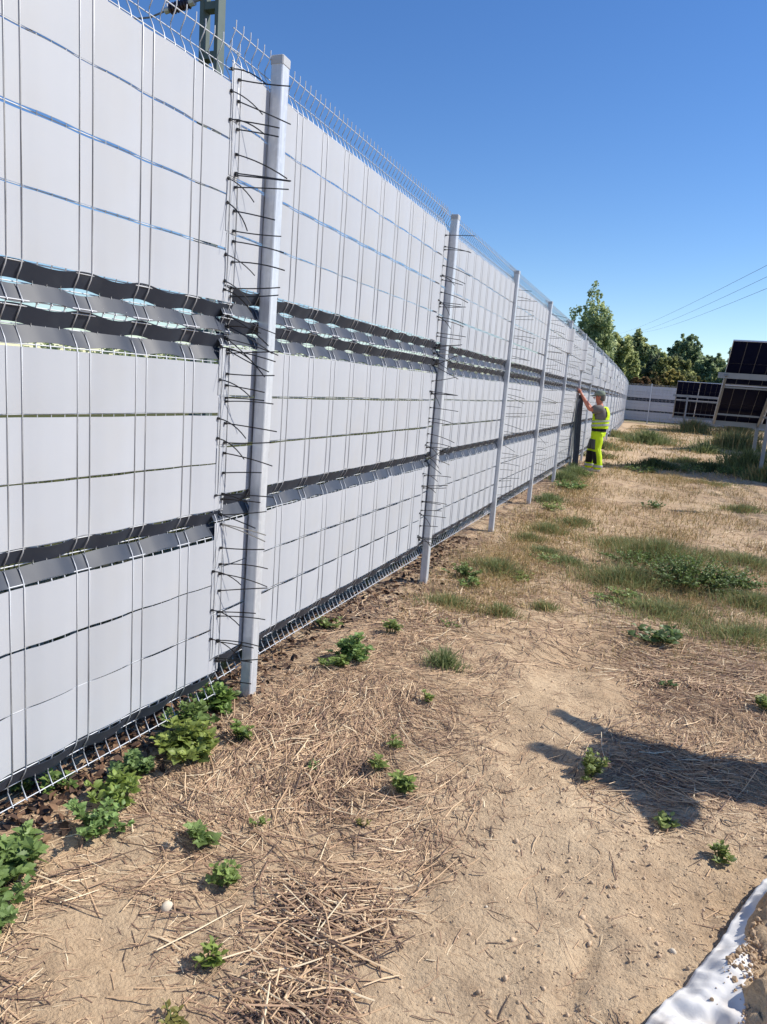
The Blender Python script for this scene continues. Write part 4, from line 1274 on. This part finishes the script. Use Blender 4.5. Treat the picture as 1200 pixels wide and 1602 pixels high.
# short dry grass cover along the fence and the path edges
gm_ = lambda x, y: np.clip(.65*np.exp(-((x-.45)/.38)**2)*sstep(1.0, 3, y)+.45*np.exp(-((x-2.2)/.7)**2)*sstep(1, 3, y)+.22*sstep(2, 4, y), 0, 1)*np.clip(.55+.8*fbm(x*1.4, y*1.1, 3, 21), 0, 1)
parts = []
for n, y0, y1, h, w in ((15000, 1.0, 5, .08, .0015), (13000, 5, 14, .10, .0028), (7000, 14, 45, .14, .007)):
    P2 = sample(n, -.1, 3.4 if y1 < 20 else 5, y0, y1, gm_)
    P = np.stack([P2[:, 0], P2[:, 1], hground(P2[:, 0], P2[:, 1])-.005], -1)
    parts.append(blades(P, h, RNG, lin(150, 128, 78), lin(205, 178, 125), w, .9))
    k = RNG.random(n//4) < 1
    parts.append(blades(P[:n//4], h*.9, RNG, (.09, .12, .04), (.18, .21, .09), w, .8))
join_stuff('dry_grass', parts, M['straw'], 'thin dry grass growing along the fence and path', 'grass')
# weeds behind the fence, seen through the gaps
P2 = sample(9000, -4.5, -.25, -2, 24, lambda x, y: np.clip(.6+fbm(x, y, 2, 31), .1, 1))
P = np.stack([P2[:, 0], P2[:, 1], hground(P2[:, 0], P2[:, 1])-.01], -1)
join_stuff('verge_grass', [blades(P, .55, RNG, (.03, .045, .015), (.10, .11, .04), .008, .5)], M['straw'], 'unmown grass behind the fence seen through the gaps', 'grass')

# tall dry stalk just outside the right edge; its shadow crosses the path
stalk = empty('dry_stalk', (3.42, 9.22, gz(3.42, 9.22)))
tag(stalk, 'tall dry weed stalk at the right edge, throwing a thin shadow', 'weed')
mb = MB(); mb.tube([(0, 0, -.05), (.02, .01, .6), (-.01, .02, 1.2), (0, 0, 1.55)], [.014, .012, .010, .006], 6)
for k in range(14):
    a = k*2.4; z = 1.1+.035*k
    mb.tube([(0, 0, z), (.09*math.cos(a), .09*math.sin(a), z+.10)], [.004, .002], 4)
mb.build('stem', M['bark'], stalk)
rng = np.random.default_rng(5)
leaf_cloud('seed_heads', [(.06*math.cos(k*2.4), .06*math.sin(k*2.4), 1.2+.035*k) for k in range(12)], [.06]*12, 14, .035, B1, B2, rng, stalk)

# ------------------------------------------------------------------ white geotextile sheet at lower right
def sheet():
    e0 = np.array([1.655, -1.42]); e1 = np.array([2.235, -.27])
    d = (e1-e0); Ln = np.linalg.norm(d); d /= Ln; s = np.array([d[1], -d[0]])      # s points right
    nu, nv = 220, 110
    U = np.linspace(-.15, Ln+.25, nu); Wd = np.linspace(0, .75, nv)
    V = []
    for u in U:
        for w in Wd:
            wob = .014*math.sin(u*4.0+.6)+.004*math.sin(u*11+1)
            p = e0+d*u+s*(w+wob)
            # lifted lip, flat band, then a sagging pocket and a second fold
            lip = .022+.010*math.sin(u*7+1)
            z0 = lip+.022*float(sstep(0, .05, w))-.035*float(sstep(.07, .2, w))+.055*float(sstep(.27, .33, w+.05*math.sin(u*6)))
            cr = .016*abs(math.sin(w*19+1.1*math.sin(u*3.2)+.4))*float(sstep(.02, .10, w))+.007*abs(math.sin(u*7+w*11))**.6+.004*abs(math.sin(u*4-w*33+1))
            crease = -.03*math.exp(-((u-.30-.6*w)/.02)**2)*float(sstep(.0, .06, w))
            z = gz(p[0], p[1])-.006+z0+cr+crease
            V.append((p[0], p[1], z))
    idx = np.arange(nu*nv).reshape(nu, nv)
    F = np.stack([idx[:-1, :-1], idx[:-1, 1:], idx[1:, 1:], idx[1:, :-1]], -1).reshape(-1, 4)
    V = np.array(V)
    me = np_mesh('geotextile_sheet', V, F, M['fabric'], smooth=True)
    o = link(bpy.data.objects.new('geotextile_sheet', me))
    sd = o.modifiers.new('thick', 'SOLIDIFY'); sd.thickness = .003
    tag(o, 'crumpled white geotextile sheet with soil on it at the lower right corner', 'sheet')
    return e0, d, s, V.reshape(nu, nv, 3), U, Wd
e0, d_, s_, SV, SU, SW = sheet()
# soil lying in the pocket of the sheet
def soil_mound():
    nu, nv = 70, 36
    V = []
    for a in np.linspace(.36, 1.35, nu):
        for b in np.linspace(.03, .34, nv):
            i = np.clip(np.searchsorted(SU, a), 0, len(SU)-1); j = np.clip(np.searchsorted(SW, b), 0, len(SW)-1)
            p = SV[i, j]
            k = math.exp(-((a-.86)/.20)**2-((b-.115)/.07)**2)+.9*math.exp(-((a-.52)/.10)**2-((b-.175)/.05)**2)+.6*math.exp(-((a-1.1)/.2)**2-((b-.2)/.08)**2)
            V.append((p[0], p[1], p[2]-.03+.085*min(1, k*1.5)+.016*float(fbm(a*30, b*30, 3, 8))*min(1, k*2)))
    ix = np.arange(nu*nv).reshape(nu, nv)
    me = np_mesh('soil_heap', np.array(V), np.stack([ix[:-1, :-1], ix[:-1, 1:], ix[1:, 1:], ix[1:, :-1]], -1).reshape(-1, 4), M['soil'], smooth=True)
    tag(link(bpy.data.objects.new('soil_heap', me)), 'heap of brown soil in the pocket of the white sheet', 'soil')
soil_mound()
n = 1600
u = RNG.normal(.84, .16, n); w = .05+.13*RNG.random(n)
u2b = RNG.normal(.45, .10, n//3); w2 = .14+.08*RNG.random(n//3)
u = np.concatenate([u, u2b]); w = np.concatenate([w, w2]); n = len(u)
ui = np.clip(np.searchsorted(SU, u), 0, len(SU)-1); wi = np.clip(np.searchsorted(SW, w), 0, len(SW)-1)
P3 = SV[ui, wi]
sz = .002+.006*RNG.random(n)**3+.010*RNG.random(n)**12
V, F = lumps(P3[:, :2], sz)
zz = hground(P3[:, 0], P3[:, 1])
V = V.reshape(n, -1, 3); V[:, :, 2] += (P3[:, 2]-zz+.040*np.exp(-((u-.84)/.2)**2-((w-.115)/.07)**2))[:, None]; V = V.reshape(-1, 3)
cb = np.array(lin(176, 150, 120))*RNG.uniform(.8, 1.15, (n, 1))
join_stuff('soil_on_sheet', [(V, F, np.repeat(cb, len(IV), 0))], M['straw'], 'brown soil clods lying on the white sheet', 'soil')
